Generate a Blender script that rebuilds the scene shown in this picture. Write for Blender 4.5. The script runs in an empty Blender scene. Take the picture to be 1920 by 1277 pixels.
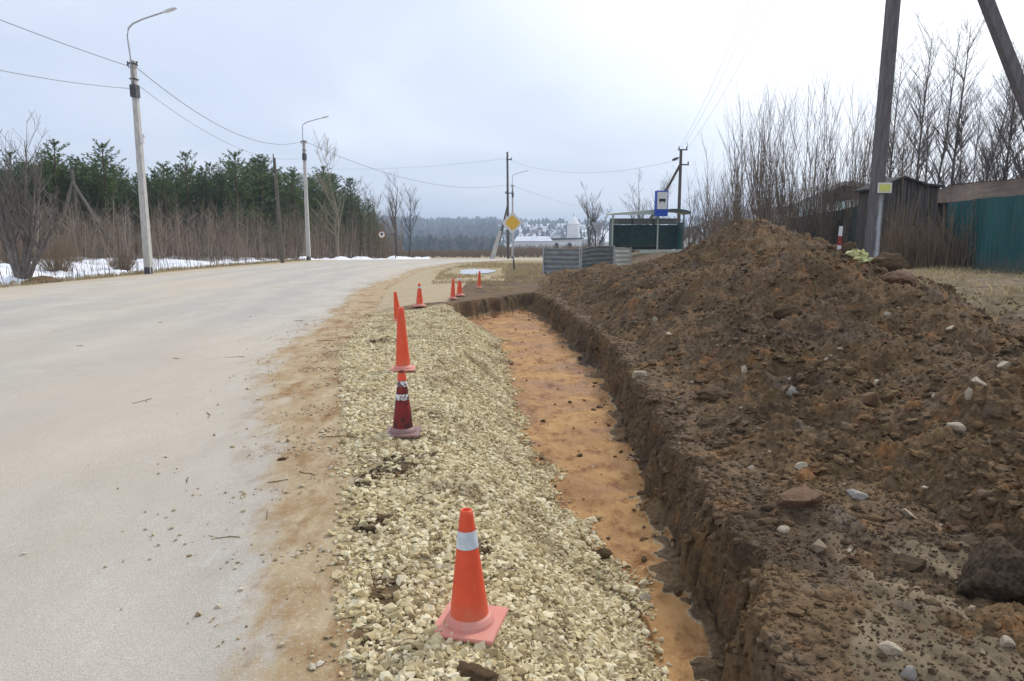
import bpy, math, random
import numpy as np

# ------------------------------------------------------------------ camera, sky, sun
S = bpy.context.scene
COL = S.collection
F, CX, CY, HOR, EYE = 1300.0, 960.0, 638.5, 445.0, 1.6
PITCH = math.atan((CY - HOR) / F)
cam_d = bpy.data.cameras.new('camera')
cam = bpy.data.objects.new('camera', cam_d)
COL.objects.link(cam)
cam.location = (0, 0, EYE)
cam.rotation_euler = (math.radians(90) - PITCH, 0, 0)
cam_d.sensor_width = 36.0
cam_d.lens = F / 1920 * 36
cam_d.clip_start = 0.05
cam_d.clip_end = 12000
S.camera = cam

SUN_EL, SUN_AZ = math.radians(42), math.radians(38)      # azimuth to the right of the view direction
w = bpy.data.worlds.new('World')
S.world = w
w.use_nodes = True
wn, wl = w.node_tree.nodes, w.node_tree.links
wn.clear()


def wnode(t, **k):
    n = wn.new(t)
    for a, b in k.items():
        setattr(n, a, b)
    return n


w_out = wnode('ShaderNodeOutputWorld')
w_sky = wnode('ShaderNodeTexSky', sky_type='NISHITA', sun_disc=False)
w_sky.sun_elevation = SUN_EL
w_sky.sun_rotation = SUN_AZ
w_b1 = wnode('ShaderNodeBackground')
w_b1.inputs[1].default_value = 0.09
wl.new(w_sky.outputs[0], w_b1.inputs[0])
w_tc = wnode('ShaderNodeTexCoord')
w_sep = wnode('ShaderNodeSeparateXYZ')
wl.new(w_tc.outputs['Generated'], w_sep.inputs[0])
w_add = wnode('ShaderNodeMath', operation='ADD')
w_add.inputs[1].default_value = 0.22
wl.new(w_sep.outputs[2], w_add.inputs[0])
w_max = wnode('ShaderNodeMath', operation='MAXIMUM')
w_max.inputs[1].default_value = 0.05
wl.new(w_add.outputs[0], w_max.inputs[0])
w_dx = wnode('ShaderNodeMath', operation='DIVIDE')
w_dy = wnode('ShaderNodeMath', operation='DIVIDE')
wl.new(w_sep.outputs[0], w_dx.inputs[0]); wl.new(w_max.outputs[0], w_dx.inputs[1])
wl.new(w_sep.outputs[1], w_dy.inputs[0]); wl.new(w_max.outputs[0], w_dy.inputs[1])
w_cmb = wnode('ShaderNodeCombineXYZ')
wl.new(w_dx.outputs[0], w_cmb.inputs[0]); wl.new(w_dy.outputs[0], w_cmb.inputs[1])
w_no = wnode('ShaderNodeTexNoise')
w_no.inputs['Scale'].default_value = 0.75
w_no.inputs['Detail'].default_value = 6
w_no.inputs['Roughness'].default_value = 0.5
w_no.inputs['Distortion'].default_value = 0.5
wl.new(w_cmb.outputs[0], w_no.inputs['Vector'])
w_rmp = wnode('ShaderNodeValToRGB')
w_rmp.color_ramp.elements[0].position = 0.3
w_rmp.color_ramp.elements[0].color = (0.47, 0.53, 0.66, 1)
w_rmp.color_ramp.elements[1].position = 0.72
w_rmp.color_ramp.elements[1].color = (0.66, 0.70, 0.78, 1)
wl.new(w_no.outputs[0], w_rmp.inputs[0])
# the thin bright part of the cloud deck, round the hidden sun
w_dot = wnode('ShaderNodeVectorMath', operation='DOT_PRODUCT')
w_dot.inputs[1].default_value = (math.sin(SUN_AZ) * math.cos(SUN_EL * 0.8), math.cos(SUN_AZ) * math.cos(SUN_EL * 0.8), math.sin(SUN_EL * 0.8))
wl.new(w_tc.outputs['Generated'], w_dot.inputs[0])
w_mr = wnode('ShaderNodeMapRange', interpolation_type='SMOOTHSTEP')
w_mr.inputs['From Min'].default_value = 0.74
w_mr.inputs['From Max'].default_value = 1.0
wl.new(w_dot.outputs['Value'], w_mr.inputs['Value'])
w_n2 = wnode('ShaderNodeMath', operation='MULTIPLY_ADD')
w_n2.inputs[1].default_value = 0.6
w_n2.inputs[2].default_value = -0.3
wl.new(w_no.outputs[0], w_n2.inputs[0])
w_ad2 = wnode('ShaderNodeMath', operation='ADD', use_clamp=True)
wl.new(w_mr.outputs[0], w_ad2.inputs[0]); wl.new(w_n2.outputs[0], w_ad2.inputs[1])
w_mix = wnode('ShaderNodeMixRGB')
w_mix.inputs[2].default_value = (1.15, 1.16, 1.18, 1)
wl.new(w_ad2.outputs[0], w_mix.inputs[0]); wl.new(w_rmp.outputs[0], w_mix.inputs[1])
w_b2 = wnode('ShaderNodeBackground')
w_b2.inputs[1].default_value = 1.0
wl.new(w_mix.outputs[0], w_b2.inputs[0])
w_ms = wnode('ShaderNodeMixShader')
w_ms.inputs[0].default_value = 0.88
wl.new(w_b1.outputs[0], w_ms.inputs[1]); wl.new(w_b2.outputs[0], w_ms.inputs[2])
wl.new(w_ms.outputs[0], w_out.inputs[0])

sun_d = bpy.data.lights.new('sun', 'SUN')
sun_d.energy = 1.6
sun_d.angle = math.radians(14)
sun_d.color = (1.0, 0.95, 0.87)
sun = bpy.data.objects.new('sun', sun_d)
COL.objects.link(sun)
sun.location = (30, 30, 60)
sun.rotation_euler = (math.radians(90) - SUN_EL, 0, math.pi - SUN_AZ)

S.view_settings.view_transform = 'Standard'
S.view_settings.look = 'None'
S.view_settings.gamma = 1
S.view_settings.exposure = 0.58
S.cycles.use_denoising = True
S.cycles.max_bounces = 6
S.cycles.diffuse_bounces = 3

# ------------------------------------------------------------------ numbers and noise
rng = random.Random(11)
nrs = np.random.RandomState(5)
_perm = np.random.RandomState(3).permutation(1024)
_ga = np.random.RandomState(4).rand(1024) * 2 * np.pi
_gx, _gy = np.cos(_ga), np.sin(_ga)


def pn(x, y, s=0):
    x = np.asarray(x, float); y = np.asarray(y, float)
    xi = np.floor(x).astype(np.int64); yi = np.floor(y).astype(np.int64)
    xf = x - xi; yf = y - yi
    u = xf * xf * xf * (xf * (xf * 6 - 15) + 10); v = yf * yf * yf * (yf * (yf * 6 - 15) + 10)

    def g(a, b, dx, dy):
        h = _perm[(_perm[(a + s * 37) & 1023] + b + s * 11) & 1023]
        return _gx[h] * dx + _gy[h] * dy
    n0 = g(xi, yi, xf, yf) * (1 - u) + g(xi + 1, yi, xf - 1, yf) * u
    n1 = g(xi, yi + 1, xf, yf - 1) * (1 - u) + g(xi + 1, yi + 1, xf - 1, yf - 1) * u
    return (n0 * (1 - v) + n1 * v) * 1.5


def fbm(x, y, o=4, s=0, gain=0.5):
    r = 0; a = 1.0; f = 1.0
    for k in range(o):
        r = r + a * pn(x * f, y * f, s + k * 5); a *= gain; f *= 2.03
    return r


def sst(a, b, x):
    t = np.clip((np.asarray(x, float) - a) / (b - a), 0, 1)
    return t * t * (3 - 2 * t)


def ray(u, v):
    a = (u - CX) / F; b = (CY - v) / F
    return a, math.cos(PITCH) + b * math.sin(PITCH), -math.sin(PITCH) + b * math.cos(PITCH)


def at(u, v, D):
    x, y, z = ray(u, v); k = D / y
    return x * k, EYE + z * k           # X and Z at forward distance D


def flat(u, v, z=0.0):
    x, y, dz = ray(u, v); k = (z - EYE) / dz
    return x * k, y * k


# ------------------------------------------------------------------ the lie of the land
def lerp_tab(tab):
    xs = [p[0] for p in tab]; ys = [p[1] for p in tab]
    return lambda y: np.interp(y, xs, ys)


PROFILE = lerp_tab([(-60, 0), (35, 0), (55, -.18), (88, -1.1), (110, -1.5), (200, -2.8), (300, -5.2), (450, -14), (650, -18),
                    (900, 0), (1300, 25), (1800, 34), (3500, 40)])
def px_tab(z, *pts):
    p = [flat(u, v, z) for u, v in pts]
    return lerp_tab([(-6, p[0][0] * .8)] + [(q[1], q[0]) for q in p])


rim_x = px_tab(0, (1478, 1277), (1385, 1060), (1296, 880), (1232, 780), (1140, 640), (1062, 585), (1010, 552), (950, 533))
wall_x = px_tab(-.5, (1405, 1277), (1325, 1130), (1250, 970), (1188, 840), (1158, 745), (1120, 680), (1060, 620), (1000, 588))
floor_x = px_tab(-.5, (1262, 1277), (1225, 1170), (1120, 1040), (1050, 940), (985, 830), (948, 720), (938, 640), (880, 600))
crest_x = lerp_tab([(-5, -.3), (2.5, -.3), (5, -.55), (8, -.9), (11, -1.2), (14, -1.35), (17, -1.9), (22, -2)])
_gl = [flat(*p) for p in ((662, 1277), (656, 1000), (652, 800), (646, 660), (700, 588), (752, 560))]
gravel_x = lerp_tab([(-5, -.6)] + [(p[1], p[0]) for p in _gl])
ROAD_IN = [(-.5, -40), (-.5, 0)] + [(p[0], p[1]) for p in _gl[:5]] + [(-3.9, 22), (-4.4, 34), (-3.6, 46), (1, 56), (14, 64), (40, 70), (90, 74)]
ROAD_OUT = [(-13.5, -40), (-15.5, 5), (-16.6, 23), (-15.9, 31), (-15.4, 46), (-14.6, 56), (-11.5, 70), (-5, 79), (5, 86), (30, 93), (90, 98)]


def seg_dist(x, y, pl):
    d = np.full(np.shape(x), 1e9)
    for (ax, ay), (bx, by) in zip(pl[:-1], pl[1:]):
        ex, ey = bx - ax, by - ay
        t = np.clip(((x - ax) * ex + (y - ay) * ey) / (ex * ex + ey * ey), 0, 1)
        d = np.minimum(d, np.hypot(x - ax - t * ex, y - ay - t * ey))
    return d


def in_poly(x, y, poly):
    r = np.zeros(np.shape(x), bool)
    n = len(poly)
    for i in range(n):
        ax, ay = poly[i]; bx, by = poly[(i + 1) % n]
        if ay == by:
            continue
        c = ((ay > y) != (by > y)) & (x < (bx - ax) * (y - ay) / (by - ay) + ax)
        r ^= c
    return r


ROAD = ROAD_IN + ROAD_OUT[::-1]


def end_t(x, y):      # 0 inside the dug bed, 1 beyond its slanting far end
    ax, ay, bx, by = -2.3, 15.6, .5, 20.2
    s = ((x - ax) * -(by - ay) + (y - ay) * (bx - ax)) / math.hypot(bx - ax, by - ay)
    return s + .16 * fbm(x * 1.7, y * 1.7, 3, 61)


def plateau(x, y):
    return .72 * sst(5.0, 9.0, x) * (1 - sst(47, 58, y))


def ground_z(x, y):
    z = PROFILE(y) + plateau(x, y)
    far = sst(200, 900, np.hypot(x, y))
    z = z + far * 7 * fbm(x / 260, y / 260, 3, 9) + 3 * sst(400, 1200, y) * sst(-60, -500, x)
    # the ditch and the bumpy field left of the road
    dl = -16 - x
    z = z + np.where(y < 75, -.22 * np.exp(-((dl - 3.5) / 1.6) ** 2) + .12 * sst(6, 14, dl), 0)
    z = z + .05 * sst(.5, 4, dl) * fbm(x / 1.6, y / 1.6, 3, 14)
    # rough worked ground on the right
    rg = sst(wall_x(y), wall_x(y) + .5, x) * (1 - sst(40, 50, y)) * (y > -6)
    z = z + rg * (.05 * fbm(x * 1.1, y * 1.1, 4, 21) + .028 * np.abs(fbm(x * 5, y * 5, 3, 24)))
    # shoulder and gravel, a shallow slope into the dug bed
    e = end_t(x, y)
    tr = (1 - sst(-.06, .10, e)) * (y > -8)
    jag = .05 + .13 * fbm(y * 2.2, x * .6, 4, 33) + .045 * fbm(y * 9, x * 9, 3, 37)
    rim = rim_x(y) + jag
    wl_ = np.minimum(wall_x(y) + .03 + .05 * fbm(y * 1.7, 0 * x, 3, 41), rim - .07)
    wl_ = wl_ - .06 * (1 + fbm(y * 1.1, 0 * x, 3, 43))
    fl, cr = floor_x(y), crest_x(y)
    fl = np.minimum(fl + .10 * fbm(y * .9, x * .2, 3, 45), wl_ - .08)
    depth = .50
    down = -depth * sst(0, 1, (x - cr) / (fl - cr)) ** 1.15
    up = np.clip((x - wl_) / (rim - wl_), 0, 1) ** .85
    up = up + .22 * np.sin(up * np.pi) * fbm(x * 7, y * 6, 4, 47) + .10 * np.sin(up * np.pi) * fbm(y * 14, x * 4, 2, 49)
    b = np.where(x < fl, down, np.where(x < wl_, -depth + .03 * fbm(x * 2.2, y * 1.6, 5, 51, .58) + .14 * sst(.30, .0, wl_ - x) * np.clip(.25 + fbm(y * 1.3, x, 3, 48), 0, 1) + .02 * sst(.2, 0, wl_ - x), -depth + depth * up + .14 * (1 - up) * np.clip(.25 + fbm(y * 1.3, x, 3, 48), 0, 1)))
    b = np.where(x > rim, 0, b)
    b = b + np.where((x < fl), .035 * fbm(x * 1.5, y * 1.2, 3, 55) * sst(0, .4, x - gravel_x(y)), 0)
    z = z + tr * b
    # gravelly apron beyond the bed
    ap = (1 - tr) * sst(0, 1, x + 4.2) * sst(0, .4, gravel_x(y) * 0 + y - 14) * (1 - sst(30, 44, y)) * (x < 3)
    z = z + ap * .025 * fbm(x * .9, y * .7, 4, 58)
    dp = ((x + 1.75) / 1.3) ** 2 + ((y - 33.5) / 4.0) ** 2
    z = z - .05 * np.exp(-dp * 1.2)
    return z


def rim_jag(x, y):
    return rim_x(y) + .05 + .13 * fbm(y * 2.2, x * .6, 4, 33) + .045 * fbm(y * 9, x * 9, 3, 37)


ridge_x = lerp_tab([(-2, 4.2), (8, 4.5), (13, 4.5), (20, 4.6), (30, 4.5), (38, 4.3)])
ridge_h = lerp_tab([(-3, .2), (0, .35), (2.5, .52), (4, .6), (6, .72), (8, 1.0), (10, 1.36), (12, 1.74), (13, 1.9), (14, 1.86), (15, 1.68), (17, 1.32),
                    (20, .98), (25, .58), (30, .36), (36, .05), (40, -.2)])
foot_x = lerp_tab([(-3, 2.3), (2.5, 2.0), (3.6, 1.8), (5, 1.6), (10, 1.72), (14, 1.5), (18, 1.2), (22, .5), (26, 1.0), (30, 1.7), (36, 3.2), (40, 4)])
foot_r = lerp_tab([(-3, 6.5), (6, 6.6), (9, 7.2), (13, 9.2), (16, 9.4), (22, 8), (36, 6)])


def heap_z(x, y):
    fx = np.maximum(foot_x(y) + .22 * fbm(y * .8, x * .3, 3, 71), rim_x(y) + .22 + .12 * pn(y * 1.3, x, 72))
    rx = ridge_x(y) + .3 * fbm(y * .35, 0 * x, 2, 73)
    t = np.where(x < rx, (x - fx) / (rx - fx), (foot_r(y) - x) / (foot_r(y) - rx))
    sh = 1.06 - np.sqrt((1 - t) ** 2 + .012) - .06 * (1 - t)
    sh = np.where(t > 0, sh, t)
    h = np.maximum(ridge_h(y), .02) * sh
    am = sst(-.15, .25, t)
    n = .22 * fbm(x * .7, y * .55, 3, 75)
    b1 = (1 - 2 * np.abs(pn(x * 2.3 + .4 * pn(x * 3, y * 3, 5), y * 2.0, 77))) ** 2
    n = n + .085 * (b1 - .4) * (.3 + sst(-.3, .5, pn(x * .9, y * .8, 78)))
    n = n + .045 * fbm(x * 4.5, y * 4.2, 3, 80)
    c = fbm(x * 11, y * 11, 3, 83, .6)
    n = n + .030 * c + .022 * np.maximum(0, c - .25)
    lip = -.06 * sst(.15, .6, pn(x * 1.6, y * 1.1, 88)) * sst(0, .05, np.sin(x * 2.1 + 3 * pn(x, y, 90)))
    h = h - 1.6 * (1 - sst(-.02, .16, x - rim_jag(x, y)))
    return h + am * (n + lip) - .03 * (1 - am) * np.abs(c) - .3 * sst(0, -.25, t) + np.minimum(PROFILE(y), 0)


def total_z(x, y):
    g = ground_z(x, y)
    return np.maximum(g, np.where((y > -3) & (y < 40) & (x > 0), heap_z(x, y), -9))


def hit(u, v, far=60.0, near=1.5):
    a, b, c = ray(u, v)
    k = np.exp(np.linspace(math.log(near), math.log(far), 4000))
    x, y, z = a * k, b * k, EYE + c * k
    below = z < total_z(x, y)
    i = int(np.argmax(below)) if below.any() else -1
    return float(x[i]), float(y[i]), float(total_z(x[i:i + 1], y[i:i + 1])[0]) if i >= 0 else float(total_z(x[-1:], y[-1:])[0])


def gz(x, y):
    return float(total_z(np.array([x]), np.array([y]))[0])


# ------------------------------------------------------------------ mesh helpers
def np_mesh(name, v, quads, mat, smooth=True, attrs=None):
    me = bpy.data.meshes.new(name)
    v = np.ascontiguousarray(v, np.float32); q = np.ascontiguousarray(quads, np.int32)
    k = q.shape[1]
    me.vertices.add(len(v)); me.vertices.foreach_set('co', v.ravel())
    me.loops.add(q.size); me.loops.foreach_set('vertex_index', q.ravel())
    me.polygons.add(len(q)); me.polygons.foreach_set('loop_start', np.arange(0, q.size, k, dtype=np.int32))
    me.update(calc_edges=True)
    me.polygons.foreach_set('use_smooth', np.full(len(q), smooth))
    for an, arr in (attrs or {}).items():
        at_ = me.attributes.new(an, 'FLOAT_COLOR', 'POINT')
        at_.data.foreach_set('color', np.ascontiguousarray(arr, np.float32).ravel())
    me.materials.append(mat)
    o = bpy.data.objects.new(name, me)
    COL.objects.link(o)
    return o


class MB:
    def __init__(s):
        s.v, s.f = [], []

    def add(s, vs, fs):
        b = len(s.v); s.v += [tuple(p) for p in vs]; s.f += [tuple(b + i for i in f) for f in fs]

    def box(s, c, d, rz=0.0, bev=0.0):
        cx, cy, cz = c; hx, hy, hz = d[0] / 2, d[1] / 2, d[2] / 2
        cs, sn = math.cos(rz), math.sin(rz)
        if bev <= 0:
            p = [(x * hx, y * hy, z * hz) for z in (-1, 1) for x, y in ((-1, -1), (1, -1), (1, 1), (-1, 1))]
            fs = [(0, 3, 2, 1), (4, 5, 6, 7), (0, 1, 5, 4), (1, 2, 6, 5), (2, 3, 7, 6), (3, 0, 4, 7)]
        else:
            ring = lambda e, z: [(sx * (hx - (e if i == 0 else 0)), sy * (hy - (e if i == 1 else 0)), z) for sx, sy, i in
                                 ((-1, -1, 0), (1, -1, 0), (1, -1, 1), (1, 1, 1), (1, 1, 0), (-1, 1, 0), (-1, 1, 1), (-1, -1, 1))]
            sc = lambda r, k: [(x - math.copysign(k, x), y - math.copysign(k, y), z) for x, y, z in r]
            p = sc(ring(bev, -hz), bev * .6) + ring(bev, -hz + bev) + ring(bev, hz - bev) + sc(ring(bev, hz), bev * .6)
            fs = [tuple(range(7, -1, -1)), tuple(range(24, 32))]
            for L in range(3):
                for i in range(8):
                    j = (i + 1) % 8
                    fs.append((L * 8 + i, L * 8 + j, L * 8 + 8 + j, L * 8 + 8 + i))
        s.add([(cx + x * cs - y * sn, cy + x * sn + y * cs, cz + z) for x, y, z in p], fs)

    def tube(s, pts, rad, n=6, cap=True, phase=0.0):
        m = len(pts)
        if not hasattr(rad, '__len__'):
            rad = [rad] * m
        b = len(s.v)
        for i in range(m):
            a = pts[max(i - 1, 0)]; c = pts[min(i + 1, m - 1)]
            tx, ty, tz = c[0] - a[0], c[1] - a[1], c[2] - a[2]
            L = math.sqrt(tx * tx + ty * ty + tz * tz) or 1.0
            tx, ty, tz = tx / L, ty / L, tz / L
            if abs(tz) < .95:
                ux, uy, uz = -ty, tx, 0.0
            else:
                ux, uy, uz = 0.0, -tz, ty
            l = math.sqrt(ux * ux + uy * uy + uz * uz); ux, uy, uz = ux / l, uy / l, uz / l
            vx, vy, vz = ty * uz - tz * uy, tz * ux - tx * uz, tx * uy - ty * ux
            p = pts[i]; r = rad[i]
            for k in range(n):
                q = 2 * math.pi * k / n + phase
                cs, sn = math.cos(q) * r, math.sin(q) * r
                s.v.append((p[0] + ux * cs + vx * sn, p[1] + uy * cs + vy * sn, p[2] + uz * cs + vz * sn))
        for i in range(m - 1):
            for k in range(n):
                k2 = (k + 1) % n
                s.f.append((b + i * n + k, b + i * n + k2, b + (i + 1) * n + k2, b + (i + 1) * n + k))
        if cap:
            s.f.append(tuple(b + k for k in range(n - 1, -1, -1)))
            s.f.append(tuple(b + (m - 1) * n + k for k in range(n)))

    def lathe(s, prof, n=24, c=(0, 0, 0), cap=True):
        b = len(s.v)
        for r, z in prof:
            for k in range(n):
                q = 2 * math.pi * k / n
                s.v.append((c[0] + r * math.cos(q), c[1] + r * math.sin(q), c[2] + z))
        for i in range(len(prof) - 1):
            for k in range(n):
                k2 = (k + 1) % n
                s.f.append((b + i * n + k, b + i * n + k2, b + (i + 1) * n + k2, b + (i + 1) * n + k))
        if cap:
            s.f.append(tuple(b + k for k in range(n - 1, -1, -1)))
            s.f.append(tuple(b + (len(prof) - 1) * n + k for k in range(n)))

    def slab(s, poly, y0, y1):      # polygon in x/z pushed from y0 to y1
        n = len(poly)
        s.add([(x, y0, z) for x, z in poly] + [(x, y1, z) for x, z in poly],
              [tuple(range(n)), tuple(range(2 * n - 1, n - 1, -1))] + [(i, i + n, (i + 1) % n + n, (i + 1) % n) for i in range(n)])

    def move(s, fn):
        s.v = [fn(*p) for p in s.v]
        return s

    def build(s, name, mat, parent=None, smooth=False, loc=None):
        me = bpy.data.meshes.new(name)
        me.from_pydata(s.v, [], s.f)
        me.update()
        if smooth:
            me.polygons.foreach_set('use_smooth', np.ones(len(me.polygons), bool))
        me.materials.append(mat)
        o = bpy.data.objects.new(name, me)
        COL.objects.link(o)
        if parent:
            o.parent = parent
        if loc:
            o.location = loc
        return o


def tag(o, label=None, cat=None, group=None, kind=None):
    for k, v in (('label', label), ('category', cat), ('group', group), ('kind', kind)):
        if v:
            o[k] = v
    return o


def thing(name, label, cat, loc=(0, 0, 0), rz=0.0, group=None):
    o = bpy.data.objects.new(name, None)
    COL.objects.link(o)
    o.location = loc
    o.rotation_euler = (0, 0, rz)
    o.empty_display_size = .2
    return tag(o, label, cat, group)


def copy_thing(o, loc, rz=0.0, sc=1.0, label=None, group=None):
    r = o.copy(); COL.objects.link(r)
    r.location = loc; r.rotation_euler = (0, 0, rz)
    r.scale = (sc, sc, sc) if not hasattr(sc, '__len__') else sc
    if label: r['label'] = label
    if group: r['group'] = group
    for ch in o.children:
        c = ch.copy(); COL.objects.link(c); c.parent = r
        for g in ch.children:
            d = g.copy(); COL.objects.link(d); d.parent = c
    return r


# ------------------------------------------------------------------ materials
class NT:
    def __init__(s, name):
        s.m = bpy.data.materials.new(name); s.m.use_nodes = True
        s.n = s.m.node_tree.nodes; s.l = s.m.node_tree.links
        s.b = s.n['Principled BSDF']
        s.b.inputs['Roughness'].default_value = .85
        s.b.inputs['Specular IOR Level'].default_value = .25
        s.obj = s.n.new('ShaderNodeTexCoord').outputs['Object']

    def noise(s, scale, detail=4, rough=.55, vec=None, stretch=None, dist=0.0):
        t = s.n.new('ShaderNodeTexNoise')
        t.inputs['Scale'].default_value = scale; t.inputs['Detail'].default_value = detail
        t.inputs['Roughness'].default_value = rough; t.inputs['Distortion'].default_value = dist
        v = vec or s.obj
        if stretch:
            mp = s.n.new('ShaderNodeMapping'); mp.inputs['Scale'].default_value = stretch
            s.l.new(v, mp.inputs['Vector']); v = mp.outputs[0]
        s.l.new(v, t.inputs['Vector'])
        return t.outputs['Fac']

    def voro(s, scale, feature='F1', out='Distance'):
        t = s.n.new('ShaderNodeTexVoronoi'); t.feature = feature
        t.inputs['Scale'].default_value = scale
        s.l.new(s.obj, t.inputs['Vector'])
        return t.outputs[out]

    def ramp(s, fac, *st):
        r = s.n.new('ShaderNodeValToRGB'); e = r.color_ramp.elements
        while len(e) < len(st):
            e.new(.5)
        for i, (p, c) in enumerate(st):
            e[i].position = p
            e[i].color = (c, c, c, 1) if not hasattr(c, '__len__') else tuple(c) + (1,)
        s.l.new(fac, r.inputs[0])
        return r.outputs[0]

    def mix(s, fac, a, b, mode='MIX'):
        m = s.n.new('ShaderNodeMixRGB'); m.blend_type = mode
        for i, v in enumerate((fac, a, b)):
            if isinstance(v, (int, float)):
                m.inputs[i].default_value = v if i == 0 else (v, v, v, 1)
            elif isinstance(v, tuple):
                m.inputs[i].default_value = v + (1,)
            else:
                s.l.new(v, m.inputs[i])
        return m.outputs[0]

    def math(s, op, a, b=None, clamp=False):
        m = s.n.new('ShaderNodeMath'); m.operation = op; m.use_clamp = clamp
        for i, v in enumerate((a, b)):
            if v is None: continue
            if isinstance(v, (int, float)): m.inputs[i].default_value = v
            else: s.l.new(v, m.inputs[i])
        return m.outputs[0]

    def attr(s, name):
        a = s.n.new('ShaderNodeAttribute'); a.attribute_name = name
        sp = s.n.new('ShaderNodeSeparateColor'); s.l.new(a.outputs['Color'], sp.inputs[0])
        return sp.outputs[0], sp.outputs[1], sp.outputs[2], a.outputs['Alpha']

    def island(s):
        return s.n.new('ShaderNodeNewGeometry').outputs['Random Per Island']

    def objrand(s):
        return s.n.new('ShaderNodeObjectInfo').outputs['Random']

    def bump(s, h, dist=.02, strength=.6):
        b = s.n.new('ShaderNodeBump'); b.inputs['Distance'].default_value = dist; b.inputs['Strength'].default_value = strength
        s.l.new(h, b.inputs['Height']); s.l.new(b.outputs[0], s.b.inputs['Normal'])

    def done(s, col=None, rough=None, spec=None, metal=None):
        if col is not None:
            if isinstance(col, tuple): s.b.inputs['Base Color'].default_value = col + (1,)
            else: s.l.new(col, s.b.inputs['Base Color'])
        if rough is not None:
            if isinstance(rough, (int, float)): s.b.inputs['Roughness'].default_value = rough
            else: s.l.new(rough, s.b.inputs['Roughness'])
        if spec is not None: s.b.inputs['Specular IOR Level'].default_value = spec
        if metal is not None: s.b.inputs['Metallic'].default_value = metal
        return s.m


def worn(name, a, b, scale=8, rough=.7, spec=.3, metal=0, stretch=None, bump=0.0, lo=.35, hi=.7):
    t = NT(name)
    f = t.noise(scale, 6, .62, stretch=stretch)
    c = t.ramp(f, (lo, a), (hi, b))
    if bump: t.bump(f, bump)
    return t.done(c, rough, spec, metal)


def soil_colour(t):
    n1 = t.noise(1.1, 6, .62, dist=.6)
    n2 = t.noise(3.7, 6, .65, dist=.4)
    n3 = t.noise(28, 5, .7)
    dark = t.ramp(n3, (.3, (.054, .037, .022)), (.55, (.148, .099, .057)), (.78, (.25, .176, .107)))
    olive = t.ramp(n3, (.3, (.072, .047, .024)), (.7, (.215, .14, .07)))
    rust = t.ramp(n3, (.3, (.13, .058, .022)), (.7, (.36, .175, .07)))
    grey = t.ramp(n3, (.3, (.075, .057, .043)), (.7, (.22, .172, .132)))
    c = t.mix(t.ramp(n1, (.44, 0), (.54, 1)), dark, olive)
    c = t.mix(t.ramp(n2, (.55, 0), (.66, .85)), c, rust)
    c = t.mix(t.ramp(t.noise(.9, 8, .70, dist=.8), (.50, 0), (.60, .8)), c, t.ramp(n3, (.3, (.034, .024, .015)), (.75, (.10, .070, .044))))
    c = t.mix(t.ramp(t.noise(2.3, 5, .6, stretch=(1.3, .8, 1)), (.58, 0), (.7, .8)), c, grey)
    return c, n3


def m_soil():
    t = NT('dug_soil')
    c, n3 = soil_colour(t)
    t.bump(t.noise(55, 5, .7), .012, .9)
    return t.done(c, .95, .12)


def m_clod():
    t = NT('soil_clod')
    c, n3 = soil_colour(t)
    c = t.mix(.4, c, t.ramp(t.island(), (0, (.04, .027, .017)), (.6, (.12, .080, .047)), (.9, (.22, .13, .065)), (1, (.24, .185, .13))))
    t.bump(t.noise(60, 4, .7), .01, .8)
    return t.done(c, .95, .12)


def m_ground():
    t = NT('ground_earth')
    cl, gr, so, fa = t.attr('zone')
    pk, gs, sn, vg = t.attr('extra')
    fine = t.noise(60, 5, .7)
    med = t.noise(4, 6, .6, dist=.5)
    big = t.noise(.6, 5, .6)
    tan = t.mix(med, (.26, .19, .11), (.46, .36, .22))
    tan = t.mix(t.ramp(fine, (.4, .0), (.62, .55)), tan, (.52, .45, .32))
    grav = t.mix(t.ramp(t.voro(38), (.0, 0), (.55, 1)), (.54, .46, .29), (.27, .21, .12))
    grav = t.mix(t.ramp(t.noise(2.2, 5, .65), (.55, 0), (.68, .8)), grav, (.20, .13, .07))
    soil, _ = soil_colour(t)
    wet = t.noise(1.3, 4, .6, dist=.7)
    streak = t.noise(5, 9, .72, stretch=(1.15, .8, 1), dist=.3)
    clay = t.mix(t.ramp(wet, (.38, 0), (.64, 1)), (.29, .138, .045), (.46, .268, .108))
    clay = t.mix(t.ramp(streak, (.49, 0), (.62, .85)), clay, (.19, .075, .026))
    clay = t.mix(t.ramp(t.noise(30, 4, .7), (.6, 0), (.75, .5)), clay, (.56, .36, .19))
    pack = t.mix(t.ramp(t.noise(5, 6, .65, stretch=(1, .5, 1)), (.35, 0), (.7, 1)), (.12, .088, .052), (.26, .20, .125))
    far = t.mix(t.ramp(t.noise(.012, 5, .6), (.4, 0), (.6, 1)), (.10, .085, .06), (.22, .19, .13))
    far = t.mix(t.math('MULTIPLY', sn, t.ramp(t.noise(.02, 5, .62), (.44, 0), (.52, 1))), far, (.86, .88, .92))
    grass = t.mix(t.ramp(t.noise(7, 6, .65), (.35, 0), (.7, 1)), (.24, .185, .10), (.46, .375, .225))
    ch = lambda wgt, n, sc=.5: t.ramp(t.math('ADD', wgt, t.math('MULTIPLY', t.math('SUBTRACT', n, .5), sc)), (.42, 0), (.58, 1))
    c = t.mix(ch(vg, med), tan, grass)
    c = t.mix(ch(gr, fine), c, grav)
    c = t.mix(ch(cl, t.noise(9, 5, .65), .6), c, clay)
    c = t.mix(ch(so, med, .35), c, soil)
    c = t.mix(ch(pk, med), c, pack)
    c = t.mix(fa, c, far)
    hb = t.math('ADD', t.noise(45, 5, .7), t.math('MULTIPLY', streak, .6))
    t.bump(hb, .015, .8)
    r = t.mix(cl, .95, t.ramp(wet, (.38, .48), (.58, .85)))
    return t.done(c, r, .25)


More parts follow.
